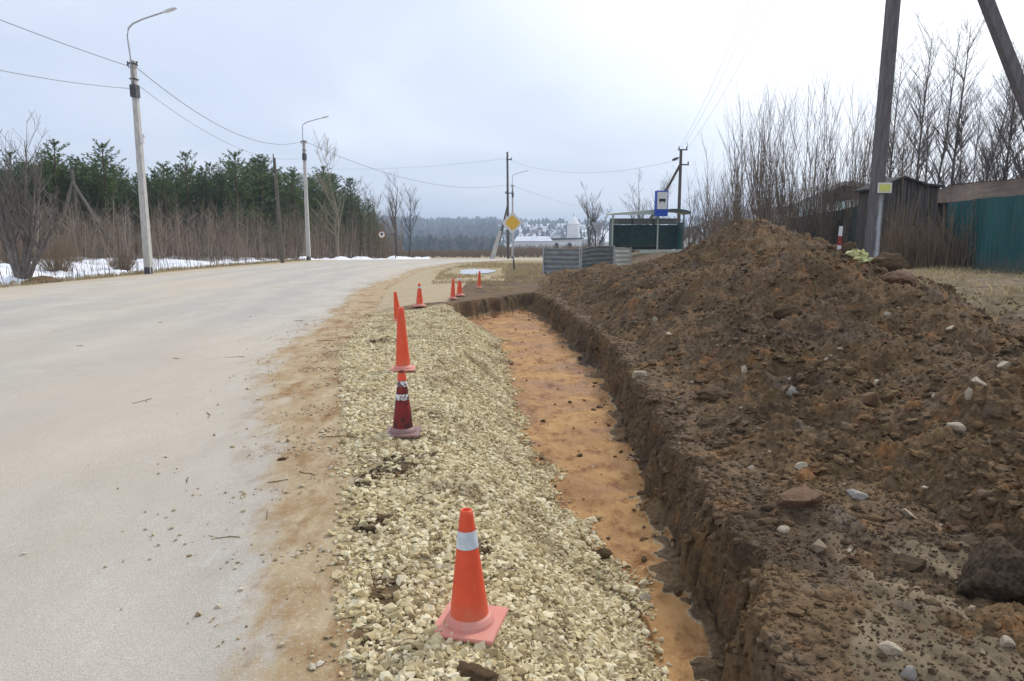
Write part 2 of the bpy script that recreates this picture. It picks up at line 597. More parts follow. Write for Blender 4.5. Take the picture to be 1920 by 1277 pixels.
def m_road():
    t = NT('dusty_road')
    e, lane, lf, _ = t.attr('edge')
    fine = t.noise(90, 4, .7)
    med = t.noise(1.4, 6, .62, stretch=(1, .45, 1), dist=.4)
    big = t.noise(.22, 4, .5, stretch=(1, .35, 1))
    c = t.mix(t.ramp(med, (.35, 0), (.68, 1)), (.46, .42, .355), (.58, .54, .465))
    c = t.mix(t.ramp(t.noise(3.4, 9, .75, stretch=(1.3, .6, 1)), (.55, 0), (.68, .6)), c, (.66, .635, .59))
    c = t.mix(t.math('MULTIPLY', lane, .6), c, (.41, .395, .365))
    c = t.mix(t.ramp(big, (.48, 0), (.66, .6)), c, (.59, .50, .385))
    c = t.mix(t.ramp(fine, (.36, .40), (.62, 0)), c, (.27, .25, .22))
    och = t.mix(t.ramp(t.noise(4.2, 8, .72, stretch=(1.3, .7, 1)), (.36, 0), (.66, 1)), (.32, .205, .092), (.50, .395, .24))
    och = t.mix(t.ramp(t.noise(40, 4, .72), (.55, 0), (.7, .6)), och, (.60, .56, .46))
    ed = t.math('ADD', e, t.math('MULTIPLY', t.math('SUBTRACT', t.noise(1.5, 10, .76, stretch=(1.3, .55, 1)), .5), 1.6))
    c = t.mix(t.ramp(ed, (.46, 0), (.70, .92)), c, och)
    c = t.mix(t.math('MULTIPLY', t.ramp(t.noise(2.2, 10, .74, stretch=(1.2, .6, 1)), (.50, 0), (.62, .85)), t.ramp(e, (.2, 0), (.65, 1))), c, (.25, .135, .052))
    c = t.mix(t.math('MULTIPLY', lf, t.ramp(t.noise(.9, 5, .6), (.3, .3), (.6, 1))), c, (.47, .38, .26))
    t.bump(t.math('ADD', t.noise(120, 3, .7), t.math('MULTIPLY', t.noise(9, 5, .7), .8)), .012, .7)
    return t.done(c, .9, .2)


def m_gravel(name='crushed_limestone', a=(.40, .31, .155), b=(.66, .56, .335), c_=(.80, .72, .51)):
    t = NT(name)
    c = t.ramp(t.island(), (0, (.24, .18, .09)), (.10, a), (.6, b), (1, c_))
    c = t.mix(t.ramp(t.noise(40, 4, .6), (.4, 0), (.7, .45)), c, (.42, .35, .2))
    c = t.mix(t.ramp(t.noise(1.6, 5, .65), (.54, 0), (.66, .7)), c, (.24, .16, .085))
    return t.done(c, .9, .2)


def m_snow():
    t = NT('old_snow')
    n = t.noise(2.2, 5, .6)
    c = t.mix(t.ramp(n, (.5, 0), (.78, .8)), (.84, .86, .90), (.52, .47, .42))
    return t.done(c, .6, .3)


def m_leaf(name, a, b):
    t = NT(name)
    c = t.ramp(t.island(), (0, a), (1, b))
    c = t.mix(t.math('MULTIPLY', t.objrand(), .35), c, tuple(x * .55 + .012 for x in a))
    tr = t.n.new('ShaderNodeBsdfTranslucent'); t.l.new(c, tr.inputs[0])
    ms = t.n.new('ShaderNodeMixShader'); ms.inputs[0].default_value = .5
    t.l.new(t.b.outputs[0], ms.inputs[1]); t.l.new(tr.outputs[0], ms.inputs[2])
    t.l.new(ms.outputs[0], t.n['Material Output'].inputs[0])
    return t.done(c, .75, .2)


def m_bark(name, a, b):
    t = NT(name)
    c = t.ramp(t.noise(14, 4, .6, stretch=(1, 1, .25)), (.35, a), (.7, b))
    c = t.mix(t.math('MULTIPLY', t.objrand(), .4), c, a)
    return t.done(c, .9, .1)


M = {}
M['soil'] = m_soil(); M['clod'] = m_clod(); M['ground'] = m_ground(); M['road'] = m_road()
M['gravel'] = m_gravel(); M['snow'] = m_snow()
M['grit'] = m_gravel('road_grit', (.30, .22, .13), (.48, .40, .27), (.66, .60, .48))
M['pale_stone'] = worn('pale_stone', (.25, .19, .12), (.56, .49, .38), 20, .85, .2, bump=.004)
M['grey_stone'] = worn('grey_stone', (.20, .175, .15), (.42, .38, .33), 22, .9, .2, bump=.004)
M['red_stone'] = worn('red_stone', (.10, .058, .034), (.21, .13, .078), 18, .9, .15, bump=.004)
M['concrete'] = worn('pole_concrete', (.40, .385, .36), (.60, .58, .54), 5, .85, .2, stretch=(3, 3, .6))
M['dark_concrete'] = worn('dark_pole_concrete', (.11, .102, .106), (.20, .185, .19), 5, .85, .2, stretch=(4, 4, .6))
_t = NT('dark_pole_concrete_whitewashed')
_c = _t.ramp(_t.noise(5, 6, .62, stretch=(4, 4, .6)), (.35, (.11, .102, .106)), (.7, (.20, .185, .19)))
_sp = _t.n.new('ShaderNodeSeparateXYZ'); _t.l.new(_t.obj, _sp.inputs[0])
_w = _t.math('ADD', _t.math('ABSOLUTE', _t.math('SUBTRACT', _sp.outputs[0], .06)), _t.math('MULTIPLY', _t.noise(5, 6, .7, stretch=(1, 1, .5)), .12))
_w = _t.math('MULTIPLY', _t.ramp(_w, (.065, 1), (.115, 0)), _t.ramp(_sp.outputs[2], (.0, 1), (.0, 1)))
_h = _t.n.new('ShaderNodeMapRange'); _h.inputs[1].default_value = 1.75; _h.inputs[2].default_value = 1.45; _t.l.new(_sp.outputs[2], _h.inputs[0])
M['dark_concrete_washed'] = _t.done(_t.mix(_t.math('MULTIPLY', _w, _h.outputs[0]), _c, (.48, .50, .51)), .85, .2)
M['galv'] = worn('galvanised_steel', (.38, .39, .41), (.56, .57, .60), 12, .45, .5, .4)
M['steel_dark'] = worn('dark_steel', (.05, .05, .055), (.12, .12, .13), 12, .6, .4, .3)
M['lamp_grey'] = worn('lamp_casing', (.66, .67, .70), (.78, .79, .82), 8, .5, .4)
M['wood_pole'] = worn('weathered_pole_wood', (.075, .065, .055), (.17, .15, .13), 6, .9, .1, stretch=(5, 5, .4))
M['wood_pale'] = worn('grey_pole_wood', (.10, .088, .07), (.19, .17, .14), 6, .9, .1, stretch=(5, 5, .4))
M['wire'] = NT('wire_black').done((.24, .24, .26), .6)
M['wire_thin'] = NT('wire_alloy').done((.34, .35, .37), .5)
M['porcelain'] = NT('insulator').done((.12, .10, .09), .3, .5)


# ------------------------------------------------------------------ ground sheet, road, soil heap, snow
def grid():
    th = np.concatenate([-np.geomspace(180, 41.6, 46), np.linspace(-41, 41, 960), np.geomspace(41.6, 180, 46)])
    r = [.02, .5, 1.0]
    while r[-1] < 1.5: r.append(r[-1] + .12)
    while r[-1] < 36: r.append(r[-1] * (1.0016 if 14.8 < r[-1] < 23.5 else 1.0042))
    while r[-1] < 2600: r.append(r[-1] * 1.016)
    r = np.array(r)
    T, R = np.meshgrid(np.radians(th), r)
    return R * np.sin(T), R * np.cos(T), len(r), len(th)


X, Y, NR, NC = grid()
Xf, Yf = X.ravel(), Y.ravel()
idx = np.arange(NR * NC).reshape(NR, NC)
Q = np.stack([idx[:-1, :-1], idx[:-1, 1:], idx[1:, 1:], idx[1:, :-1]], -1).reshape(-1, 4)[:, ::-1]
G = ground_z(Xf, Yf)
HP = np.where((Yf > -2.8) & (Yf < 39) & (Xf > 0), heap_z(Xf, Yf), -9)
road_in = in_poly(Xf, Yf, ROAD)
d_in = seg_dist(Xf, Yf, ROAD_IN)
d_out = seg_dist(Xf, Yf, ROAD_OUT)


def sub(name, z, keep, mat, attrs=None, need=4):
    k = keep[Q].sum(1) >= need
    q = Q[k]
    used, inv = np.unique(q, return_inverse=True)
    v = np.stack([Xf[used], Yf[used], z[used]], 1)
    return np_mesh(name, v, inv.reshape(-1, 4), mat, True, {a: b[used] for a, b in (attrs or {}).items()})


PATCH = [(flat(u, v, 0), r) for u, v, r in ((748, 876, .24), (700, 985, .13), (712, 1108, .13), (672, 1190, .10), (790, 858, .16), (725, 640, .35), (900, 1010, .08), (690, 905, .12))]


def patch_w(x, y):
    n = .5 * fbm(x * 4, y * 3, 4, 150)
    return np.max([1 - sst(.5, 1.1, np.hypot(x - px, (y - py) * .8) / r + n) for (px, py), r in PATCH], axis=0)


def zones():
    x, y = Xf, Yf
    e = end_t(x, y)
    tr = 1 - sst(-.06, .10, e)
    n = .12 * fbm(y * 1.3, x, 3, 95)
    fl, rim = floor_x(y), rim_x(y)
    wl_ = np.minimum(wall_x(y), rim - .14)
    clay = tr * sst(fl - .22, fl + .12, x + n) * (1 - sst(wl_ - .02, wl_ + .10, x + .4 * n)) * (y < 24) * (y > -8)
    zrel = G - PROFILE(y)
    clay = clay * sst(-.12, -.42, zrel)
    gl = gravel_x(y)
    grav = sst(gl - .05, gl + .12, x + .5 * n) * (1 - sst(fl - .1, fl + .12, x + n)) * (1 - sst(14.5, 17.5, y + 2 * n)) * (y > -8)
    soil = sst(wl_ - .05, wl_ + .1, x) * (1 - sst(40, 48, y)) * (y > -8)
    soil = np.maximum(soil, sst(-.485, -.45, zrel) * (x > .5 * (fl + wl_)) * tr)
    clay = clay * np.where(x > .5 * (fl + wl_), 1 - sst(-.485, -.455, zrel), 1)
    soil = np.maximum(soil, sst(-.45, -.36, zrel) * sst(-.8, -.5, e) * (x > fl - .5) * (x < 2) * (y > 13) * (y < 26))
    clay = clay * np.where((e > -.6) & (y > 13), 1 - sst(-.47, -.38, zrel), 1)
    soil = np.maximum(soil, sst(.0, .05, e) * (1 - sst(.3, .9, e + 1.2 * n)) * sst(-2.9, -2.2, x + n) * (1 - sst(.5, 2.5, x + 4 * n)) * (1 - sst(21, 26, y + 8 * n)) * .95)
    pw = patch_w(x, y)
    soil = np.maximum(soil, .8 * pw); grav = grav * (1 - .8 * pw)
    far = sst(90, 150, np.hypot(x, y))
    z1 = np.stack([clay, grav, soil, far], 1)
    pack = sst(rim + .25, rim + .6, x + 2.5 * n) * (1 - sst(3.0, 4.2, y + n * 3)) * (x < 2.6) * .9
    pack = np.maximum(pack, sst(6.8, 7.8, x) * (1 - sst(20, 26, y)) * (y < 40) * .85)
    snow = .75 * sst(-300, 120, x) * sst(380, 600, y) + .2 * sst(100, 160, y)
    verge = sst(0, 1.2, -15.6 - x) * (y < 70) + sst(24, 33, y + 14 * n) * sst(-5.2, -2.6, x + 4 * n) * (y < 60) * .8
    z2 = np.stack([pack, verge * 0, np.clip(snow, 0, 1), np.clip(verge, 0, 1)], 1)
    return z1, z2


Z1, Z2 = zones()
Gd = G - np.where(road_in, .035 * sst(.0, .35, np.minimum(d_in, d_out)), 0)
ground = tag(sub('ground', Gd, np.ones(len(Xf), bool), M['ground'], {'zone': Z1, 'extra': Z2}), kind='structure')

edge = 1 - sst(0, 1, d_in / (.85 + 1.1 * sst(2, 9, Yf)))
edge = np.where(Yf > 26, edge * .75, edge)
cross = d_in + .25 * fbm(Yf * .15, Xf * 0, 2, 97)
lane = sum(np.exp(-((cross - c) / .5) ** 2) for c in (2.7, 4.4, 6.6, 8.4))
lf = 1 - sst(.2, 2.4, d_out)
road_z = G + .004 + .05 * sst(0, 5, d_in) * sst(0, 5, d_out) * (Yf < 90) + .004 * fbm(Xf * 2, Yf * 1.2, 3, 99)
road = tag(sub('road', road_z, road_in & (Yf > -38) & (Xf < 88), M['road'],
               {'edge': np.stack([edge, np.clip(lane, 0, 1), lf, 0 * lf], 1)}), kind='structure')

heap = sub('soil_heap', HP, HP > G + .004, M['soil'], need=1)
tag(heap, 'long heap of freshly dug dark brown soil beside the orange trench', 'soil heap')

sn_n = fbm(Xf / 3.2, Yf / 2.0, 4, 102)
dl = -Xf - 16
band = sst(1.4, 2.8, dl + .9 * fbm(Yf / 2.5, Xf / 9, 3, 104)) * (Yf > 18) * (Yf < 100) * (1 - sst(17, 24, dl - .2 * (Yf - 30)))
bend = sst(1.0, 2.2, d_out) * (~road_in) * (Yf > 56) * (Yf < 92) * (Xf < -9) * (1 - sst(3, 6, d_out))
sn_h = np.maximum(band, bend) * (.14 + .24 * sst(0, .6, sn_n) + .10 * np.maximum(0, fbm(Xf / .9, Yf / .9, 3, 107))) - .09 + .14 * np.minimum(0, sn_n + .25)
snow = tag(sub('snow', G + sn_h, sn_h > 0, M['snow'], need=2), kind='structure')

# the puddle
pm = MB()
pr = [(.98 + .10 * math.sin(3 * a + 1) + .06 * math.sin(7 * a)) for a in np.linspace(0, 2 * np.pi, 48, endpoint=False)]
pm.add([(-1.72 + .86 * p * math.cos(a), 33.4 + 2.7 * p * math.sin(a), -.012) for p, a in zip(pr, np.linspace(0, 2 * np.pi, 48, endpoint=False))], [tuple(range(48))])
t = NT('puddle_water')
M['water'] = t.done(t.mix(t.noise(1.2, 4), (.46, .40, .37), (.62, .58, .58)), .08, .5)
tag(pm.build('puddle', M['water']), kind='structure')

# ------------------------------------------------------------------ loose stones and clods
_p = (1 + 5 ** .5) / 2
ICO = np.array([(-1, _p, 0), (1, _p, 0), (-1, -_p, 0), (1, -_p, 0), (0, -1, _p), (0, 1, _p), (0, -1, -_p), (0, 1, -_p), (_p, 0, -1), (_p, 0, 1), (-_p, 0, -1), (-_p, 0, 1)], float)
ICO /= np.linalg.norm(ICO[0])
ICF = np.array([(0, 11, 5), (0, 5, 1), (0, 1, 7), (0, 7, 10), (0, 10, 11), (1, 5, 9), (5, 11, 4), (11, 10, 2), (10, 7, 6), (7, 1, 8), (3, 9, 4), (3, 4, 2), (3, 2, 6), (3, 6, 8), (3, 8, 9), (4, 9, 5), (2, 4, 11), (6, 2, 10), (8, 6, 7), (9, 8, 1)])


def _subdiv(V_, F_):
    V_ = [tuple(p) for p in V_]; cache = {}; out = []

    def mid(a, b):
        k = (min(a, b), max(a, b))
        if k not in cache:
            p = (np.array(V_[a]) + np.array(V_[b])); V_.append(tuple(p / np.linalg.norm(p))); cache[k] = len(V_) - 1
        return cache[k]
    for a, b, c in F_:
        ab, bc, ca = mid(a, b), mid(b, c), mid(c, a)
        out += [(a, ab, ca), (b, bc, ab), (c, ca, bc), (ab, bc, ca)]
    return np.array(V_), np.array(out)


ICO2, ICF2 = _subdiv(ICO, ICF)


def scatter(name, x, y, r, mat, sink=.25, flatn=.75, kind='stuff', smooth=False, rough=.28, z=None, fine=False):
    B, BF = (ICO2, ICF2) if fine else (ICO, ICF)
    nb = len(B)
    n = len(x)
    z = total_z(x, y) if z is None else z
    v = B[None] * (1 + (1.25 if kind == 'stuff' and not fine else 1) * rough * nrs.randn(n, nb, 1))
    if fine: v = v * (1 + .30 * np.sin(np.einsum('kj,nj->nk', B * 2.2, nrs.randn(n, 3)) + nrs.rand(n, 1) * 6)[:, :, None])
    v = v * (nrs.uniform(.6, 1.3, (n, 1, 3)))
    a = nrs.rand(n, 3) * 2 * np.pi
    c, s = np.cos(a), np.sin(a)
    Rm = np.zeros((n, 3, 3))
    Rm[:, 0, 0] = c[:, 0] * c[:, 1]; Rm[:, 0, 1] = c[:, 0] * s[:, 1] * s[:, 2] - s[:, 0] * c[:, 2]; Rm[:, 0, 2] = c[:, 0] * s[:, 1] * c[:, 2] + s[:, 0] * s[:, 2]
    Rm[:, 1, 0] = s[:, 0] * c[:, 1]; Rm[:, 1, 1] = s[:, 0] * s[:, 1] * s[:, 2] + c[:, 0] * c[:, 2]; Rm[:, 1, 2] = s[:, 0] * s[:, 1] * c[:, 2] - c[:, 0] * s[:, 2]
    Rm[:, 2, 0] = -s[:, 1]; Rm[:, 2, 1] = c[:, 1] * s[:, 2]; Rm[:, 2, 2] = c[:, 1] * c[:, 2]
    v = np.einsum('nij,nkj->nki', Rm, v) * r[:, None, None]
    v[:, :, 2] *= flatn
    v += np.stack([x, y, z + r * (flatn - 2 * sink * flatn)], 1)[:, None]
    f = BF[None] + (np.arange(n) * nb)[:, None, None]
    o = np_mesh(name, v.reshape(-1, 3), f.reshape(-1, 3), mat, smooth)
    return tag(o, kind=kind)


def cand(n, x0, x1, y0, y1):
    return nrs.uniform(x0, x1, n), nrs.uniform(y0, y1, n)


# crushed stone of the shoulder
x, y = cand(360000, -3.4, 1.0, 2.0, 17.5)
gl, fl = gravel_x(y), floor_x(y)
n = fbm(x * 1.6, y * 1.3, 3, 120)
dens = sst(gl - .12, gl + .1, x) * (1 - sst(fl - .12, fl + .16, x + .15 * n)) * (1 - sst(13.5, 17.2, y + n)) * (1 - sst(-.2, 0, end_t(x, y)))
dens *= np.where(fbm(x * 2.2, y * 1.6, 3, 123) > .42, .35, 1)
dens = dens * (1 - .82 * patch_w(x, y))
k = nrs.rand(len(x)) < dens
x, y = x[k], y[k]
r = np.clip(nrs.lognormal(math.log(.0102), .42, len(x)), .005, .026)
tag(scatter('gravel', x, y, r, M['gravel'], .2), 'pale yellow crushed stone spread along the road shoulder', 'gravel')

x, y = cand(20000, -3.4, 1.0, 2.0, 12)
k = nrs.rand(len(x)) < .6 * patch_w(x, y) * (x > gravel_x(y) - .1)
x, y = x[k], y[k]
r = np.clip(nrs.lognormal(math.log(.011), .5, len(x)), .004, .03)
tag(scatter('gravel_soil', x, y, r, M['clod'], .3, .75), 'brown soil crumbs lying in patches between the gravel', 'crumbs')
# grit on the road edge
x, y = cand(90000, -4.2, -.3, 2.0, 20)
d = gravel_x(y) - x
k = (d > 0) & (nrs.rand(len(x)) < np.exp(-d / .36) * .8 * (1 - sst(10, 20, y)) * sst(-.3, .5, fbm(x * 1.4, y * 2.2, 3, 127)) + .0006)
x, y = x[k], y[k]
r = np.clip(nrs.lognormal(math.log(.0068), .45, len(x)), .003, .02)
tag(scatter('grit', x, y, r, M['grit'], .3, z=ground_z(x, y) + .006 + .05 * sst(0, 5, d[k])), 'loose grit strewn over the dirty road edge', 'grit')

# clods and pebbles over the heap
x, y = cand(170000, .9, 8.0, 1.8, 26)
k = (nrs.rand(len(x)) < .25 + .6 * sst(0, .5, fbm(x * 1.2, y * 1.0, 3, 131))) & (x > rim_x(y) - .02) & (nrs.rand(len(x)) < np.clip(4.5 / y, 0, 1)) & (x < y * .95 + .6)
x, y = x[k], y[k]
k = nrs.rand(len(x)) < 1 - .75 * sst(1.3, 1.6, x - .2 * fbm(y * 2, x, 2, 138)) * (1 - sst(3.0, 3.8, y)) * (x < 2.6)
x, y = x[k], y[k]
r = np.clip(nrs.lognormal(math.log(.0135), .56, len(x)), .005, .07)
big = (r > .019) & (y < 12)
tag(scatter('soil_clods', x[~big], y[~big], np.minimum(r[~big], .04), M['clod'], .4, .75, rough=.25), 'crumbled brown clods covering the soil heap', 'clods')
tag(scatter('soil_lumps', x[big], y[big], r[big], M['clod'], .5, .72, rough=.10, fine=True), 'bigger brown lumps of soil scattered over the heap', 'clods')
x, y = cand(3300, 1.05, 8.0, 1.9, 20)
k = (nrs.rand(len(x)) < .35 + .65 * sst(0, .4, fbm(x, y * .8, 3, 135))) & (nrs.rand(len(x)) < np.clip(4.0 / y, 0, 1)) & (x > rim_x(y) + .03)
x, y = x[k], y[k]
r = np.clip(nrs.lognormal(math.log(.0125), .5, len(x)), .005, .045)
t = NT('small_stones')
M['rubble'] = t.done(t.mix(t.ramp(t.noise(25, 4), (.4, 0), (.7, .5)), t.ramp(t.island(), (0, (.16, .12, .09)), (.6, (.30, .235, .16)), (1, (.54, .465, .36))), (.2, .13, .08)), .9, .2)
tag(scatter('rubble', x, y, r, M['rubble'], .3, .75), 'small pale pebbles mixed into the dug soil', 'pebbles')
x, y = cand(2600, .0, 1.8, 2.0, 20)
y = 2 + 18 * nrs.rand(len(x)) ** 1.5
x = rim_jag(rim_x(y), y) + nrs.normal(.02, .10, len(x))
r = np.minimum(np.clip(nrs.lognormal(math.log(.015), .5, len(x)), .006, .05), .006 + .006 * y)
tag(scatter('rim_clods', x, y, r, M['clod'], .75, .8, rough=.12, fine=True), 'ragged clods clinging to the cut edge of the trench', 'clods')
# crumbs along the foot of the trench wall, on the clay and at the gravel toe
x, y = cand(9000, 1.1, 3.0, 1.9, 4.4)
x = np.where(x < rim_x(y) + .02, rim_x(y) + .3, x)
r = np.clip(nrs.lognormal(math.log(.0048), .5, len(x)), .002, .014)
tag(scatter('ledge_crumbs', x, y, r, M['clod'], .35, .75), 'fine crumbs of soil strewn on the packed ledge', 'crumbs')
x, y = cand(7000, -1.6, 1.6, 2.0, 21)
dw = wall_x(y) - x
k = (end_t(x, y) < .02) & (((dw > -.06) & (nrs.rand(len(x)) < np.exp(-np.maximum(dw, 0) / .10))) | ((dw > 0) & (x > floor_x(y)) & (nrs.rand(len(x)) < .05)))
x, y = x[k], y[k]
r = np.clip(nrs.lognormal(math.log(.014), .5, len(x)), .006, .05)
tag(scatter('trench_crumbs', x, y, r, M['clod'], .3, .7), 'dark crumbs fallen along the foot of the trench wall', 'clods')

# ------------------------------------------------------------------ notable stones and clods lying on the soil
def rock(name, label, cat, u, v, w, h, mat, d=None, n=3, flat_=1.0, up=.22, seed=0, loc=None, group=None, lumpy=None):
    lumpy = ('clod' in name) if lumpy is None else lumpy
    n = 4 if lumpy else 3
    rr = np.random.RandomState(seed + int(u) * 7 + int(v))
    import bmesh
    bm = bmesh.new()
    bmesh.ops.create_icosphere(bm, subdivisions=n, radius=.5)
    nc = 11 if not lumpy else 6
    cuts = rr.randn(nc, 3); cuts /= np.linalg.norm(cuts, axis=1)[:, None]
    off = rr.uniform(.24, .40, nc)
    for q in bm.verts:
        p = np.array(q.co)
        for c, o_ in zip(cuts, off):
            k = p @ c - o_
            if k > 0: p = p - c * k * (.97 if not lumpy else .7)
        nz = float(pn(p[0] * 5 + seed + u, p[1] * 5 + p[2] * 4, 3)) + .6 * float(pn(p[0] * 11 + u, p[2] * 12 + p[1] * 7, 5)) + .4 * float(pn(p[0] * 23, p[2] * 21 + p[1] * 19 + v, 6))
        p = p * (1 + (.16 if lumpy else .05) * nz)
        q.co = p
    me = bpy.data.meshes.new(name)
    bm.to_mesh(me); bm.free()
    me.polygons.foreach_set('use_smooth', np.full(len(me.polygons), lumpy))
    me.materials.append(mat)
    o = bpy.data.objects.new(name, me); COL.objects.link(o)
    x, y, z = loc or hit(u, v)
    k = math.hypot(x, y) / F
    W, H = w * k, h * k * 1.15
    o.scale = (W * 1.12, (d or max(W, H)) * 1.0, H * 1.2)
    o.location = (x, y, z + H * (up - .25))
    o.rotation_euler = (rr.uniform(-.2, .2), rr.uniform(-.25, .25), rr.uniform(-.3, .3))
    return tag(o, label, cat, group)


PS, GS, RS = M['pale_stone'], M['grey_stone'], M['red_stone']
rock('stone', 'bright white stone on the trench rim beside the heap foot', 'stone', 1199, 705, 26, 20, PS)
rock('stone', 'grey flat-topped stone half buried midway up the heap', 'stone', 1487, 737, 32, 20, GS)
rock('stone', 'large pale stone high on the right side of the heap', 'stone', 1831, 719, 32, 18, PS)
rock('stone', 'narrow upright pale stone just under the large pale stone', 'stone', 1816, 742, 13, 24, PS)
rock('stone', 'pale stone at the right edge above the large pale stone', 'stone', 1884, 688, 21, 18, PS)
rock('stone', 'rounded pale stone with a dark stain at the heap foot by the packed ledge', 'stone', 1667, 1220, 40, 22, PS)
rock('stone', 'small round white stone in the middle of the heap', 'stone', 1642, 718, 13, 11, PS)
rock('stone', 'reddish lump beside the small round white stone', 'stone', 1629, 750, 34, 24, RS)
rock('stone', 'broad flat rusty slab jutting over a dark gap near the trench', 'slab', 1506, 936, 82, 34, RS, d=.28)
rock('stone', 'wide grey pebble-like slab just right of the rusty slab', 'slab', 1604, 928, 36, 14, GS)
rock('stone', 'square white stone left below the rusty slab', 'stone', 1466, 993, 26, 15, PS)
rock('stone', 'pale stone high on the steep face under the peak', 'stone', 1665, 590, 15, 10, PS)
rock('stone', 'thin pale stone lying near the right shoulder of the heap', 'stone', 1784, 617, 18, 9, PS)
rock('stone', 'small white stone above the bright rim stone', 'stone', 1229, 600, 11, 12, PS)
rock('stone', 'tilted white stone on the lower heap slope', 'stone', 1396, 697, 12, 20, PS)
rock('stone', 'pale stone left of the rusty slab and higher', 'stone', 1503, 876, 22, 15, PS)
rock('stone', 'cream stone on the ledge by the trench rim', 'stone', 1289, 826, 15, 12, PS)
rock('stone', 'pale stone at the right of the slope above the black clod', 'stone', 1790, 803, 30, 16, PS)
rock('stone', 'pale stone in the rubble at the lower right corner', 'stone', 1885, 1208, 26, 20, PS)
rock('stone', 'grey stone at the bottom edge near the right corner', 'stone', 1705, 1262, 28, 22, GS)
rock('stone', 'tan limestone block at the toe of the gravel on the clay', 'stone', 1210, 1122, 24, 20, M['pale_stone'])
CL = M['clod']
rock('clod', 'large dark rounded clod at the right edge beside the packed ledge', 'clod', 1876, 1104, 160, 104, worn('black_turf', (.028, .021, .015), (.11, .08, .054), 20, .98, .05, bump=.01), d=.4, n=4, up=.30, flat_=.8)
rock('clod', 'dark overhanging clod on the ledge above the trench wall', 'clod', 1338, 742, 60, 22, CL)
rock('clod', 'wide dark clod left of the rusty slab', 'clod', 1330, 795, 56, 24, CL)
rock('clod', 'brown clod on the slope below the peak', 'clod', 1480, 588, 54, 24, CL)
rock('clod', 'rounded brown clod right of the red and white stake', 'clod', 1594, 474, 28, 26, CL)
rock('clod', 'big grey brown lump right of the concrete pole foot', 'clod', 1668, 498, 52, 30, CL, n=4)
rock('clod', 'smaller lump in front of the big grey brown lump', 'clod', 1690, 503, 32, 20, CL)
rock('clod', 'reddish brown lump on the heap shoulder right of the pole', 'clod', 1682, 528, 60, 26, RS)
rock('clod', 'dark clod on the gravel at the bottom edge of the view', 'clod', 890, 1272, 84, 36, CL, up=.3)
rock('clod', 'black lump of earth fallen on the gravel edge by the clay', 'clod', 1128, 1040, 40, 22, CL)
rock('clod', 'dark crumb of earth on the road near the dirty edge', 'clod', 529, 863, 17, 8, CL)

# ------------------------------------------------------------------ traffic cones
def cone_mat(name, a, b, dirt):
    t = NT(name)
    c = t.mix(t.ramp(t.noise(9, 6, .65), (.35, 0), (.7, 1)), a, b)
    c = t.mix(t.ramp(t.noise(5, 9, .74, stretch=(1, 1, .5)), (.55, 0), (.72, .55)), c, dirt)
    c = t.mix(t.ramp(t.noise(38, 4, .7, stretch=(1, 1, .3)), (.64, 0), (.70, .6)), c, tuple(min(1, q * 1.25) for q in dirt))
    sp = t.n.new('ShaderNodeSeparateXYZ'); t.l.new(t.obj, sp.inputs[0])
    low = t.math('ADD', t.math('MULTIPLY', sp.outputs[2], -3.2), t.noise(14, 6, .7, stretch=(1, 1, .6)))
    c = t.mix(t.ramp(low, (-.0, 0), (.55, .55)), c, dirt)
    return t.done(c, .55, .35)


M['cone'] = cone_mat('cone_orange', (.82, .105, .045), (.70, .09, .035), (.58, .22, .13))
M['cone_faded'] = cone_mat('cone_base_faded', (.72, .22, .17), (.62, .19, .14), (.58, .33, .26))
M['cone_red'] = cone_mat('cone_dark_red', (.20, .018, .018), (.30, .03, .025), (.14, .05, .04))
_t = NT('cone_dark_red_stained')
_c = _t.mix(_t.ramp(_t.noise(9, 6, .65), (.35, 0), (.7, 1)), (.19, .02, .02), (.30, .035, .028))
_c = _t.mix(_t.ramp(_t.noise(13, 8, .72, stretch=(1, 1, .5)), (.46, 0), (.58, .85)), _c, (.035, .022, .02))
M['cone_red'] = _t.done(_c, .6, .3)
M['cone_mauve'] = cone_mat('cone_base_mauve', (.26, .13, .12), (.36, .19, .17), (.22, .15, .13))
M['band'] = worn('reflective_band', (.50, .56, .60), (.74, .80, .84), 22, .4, .5)
M['band_worn'] = worn('worn_band', (.16, .10, .09), (.74, .74, .74), 30, .6, .3, lo=.47, hi=.53)


def cone(label, x, y, H=.52, kind='orange', lean=(0, 0), rz=0.0, z=None, bands=((.70, .83),), wide=1.0):
    z = gz(x, y) if z is None else z
    t = thing('traffic_cone', label, 'traffic cone', (x, y, z + .018), rz, 'traffic cones along the trench')
    t.rotation_euler = (lean[0], lean[1], rz)
    body, base = (M['cone'], M['cone_faded']) if kind == 'orange' else (M['cone_red'], M['cone_mauve'])
    b = .280 / 2 * H / .52 * wide; th = .018
    r0, r1 = .084 * H / .52 * wide, .026 * H / .52
    rad = lambda q: r0 + (r1 - r0) * q
    m = MB(); m.box((0, 0, th / 2), (2 * b, 2 * b, th), 0, .005)
    m.lathe([(r0 * 1.30, th), (r0 * 1.25, th + .014), (r0 * 1.12, th + .028), (r0 * .99, th + .036)], 36)
    m.build('base_plate', base, t)
    z0 = th + .03; L = H - z0
    m = MB()
    m.lathe([(rad(q), z0 + L * q) for q in np.linspace(0, .965, 18)] + [(r1 * .96, H - .004), (r1 * .8, H), (r1 * .66, H - .003), (r1 * .6, H - .05)], 40, cap=False)
    m.build('cone_body', body, t, True)
    for q0, q1 in bands:
        m = MB(); m.lathe([(rad(q) + .0025, z0 + L * q) for q in np.linspace(q0, q1, 5)], 40, cap=False)
        m.build('reflective_band', M['band'] if kind == 'orange' else M['band_worn'], t, True)
    if kind != 'orange':
        m = MB(); m.lathe([(rad(q) + .002, z0 + L * q) for q in (.80, .9, .97)], 36, cap=False)
        m.build('cone_tip', M['cone'], t, True)
    return t


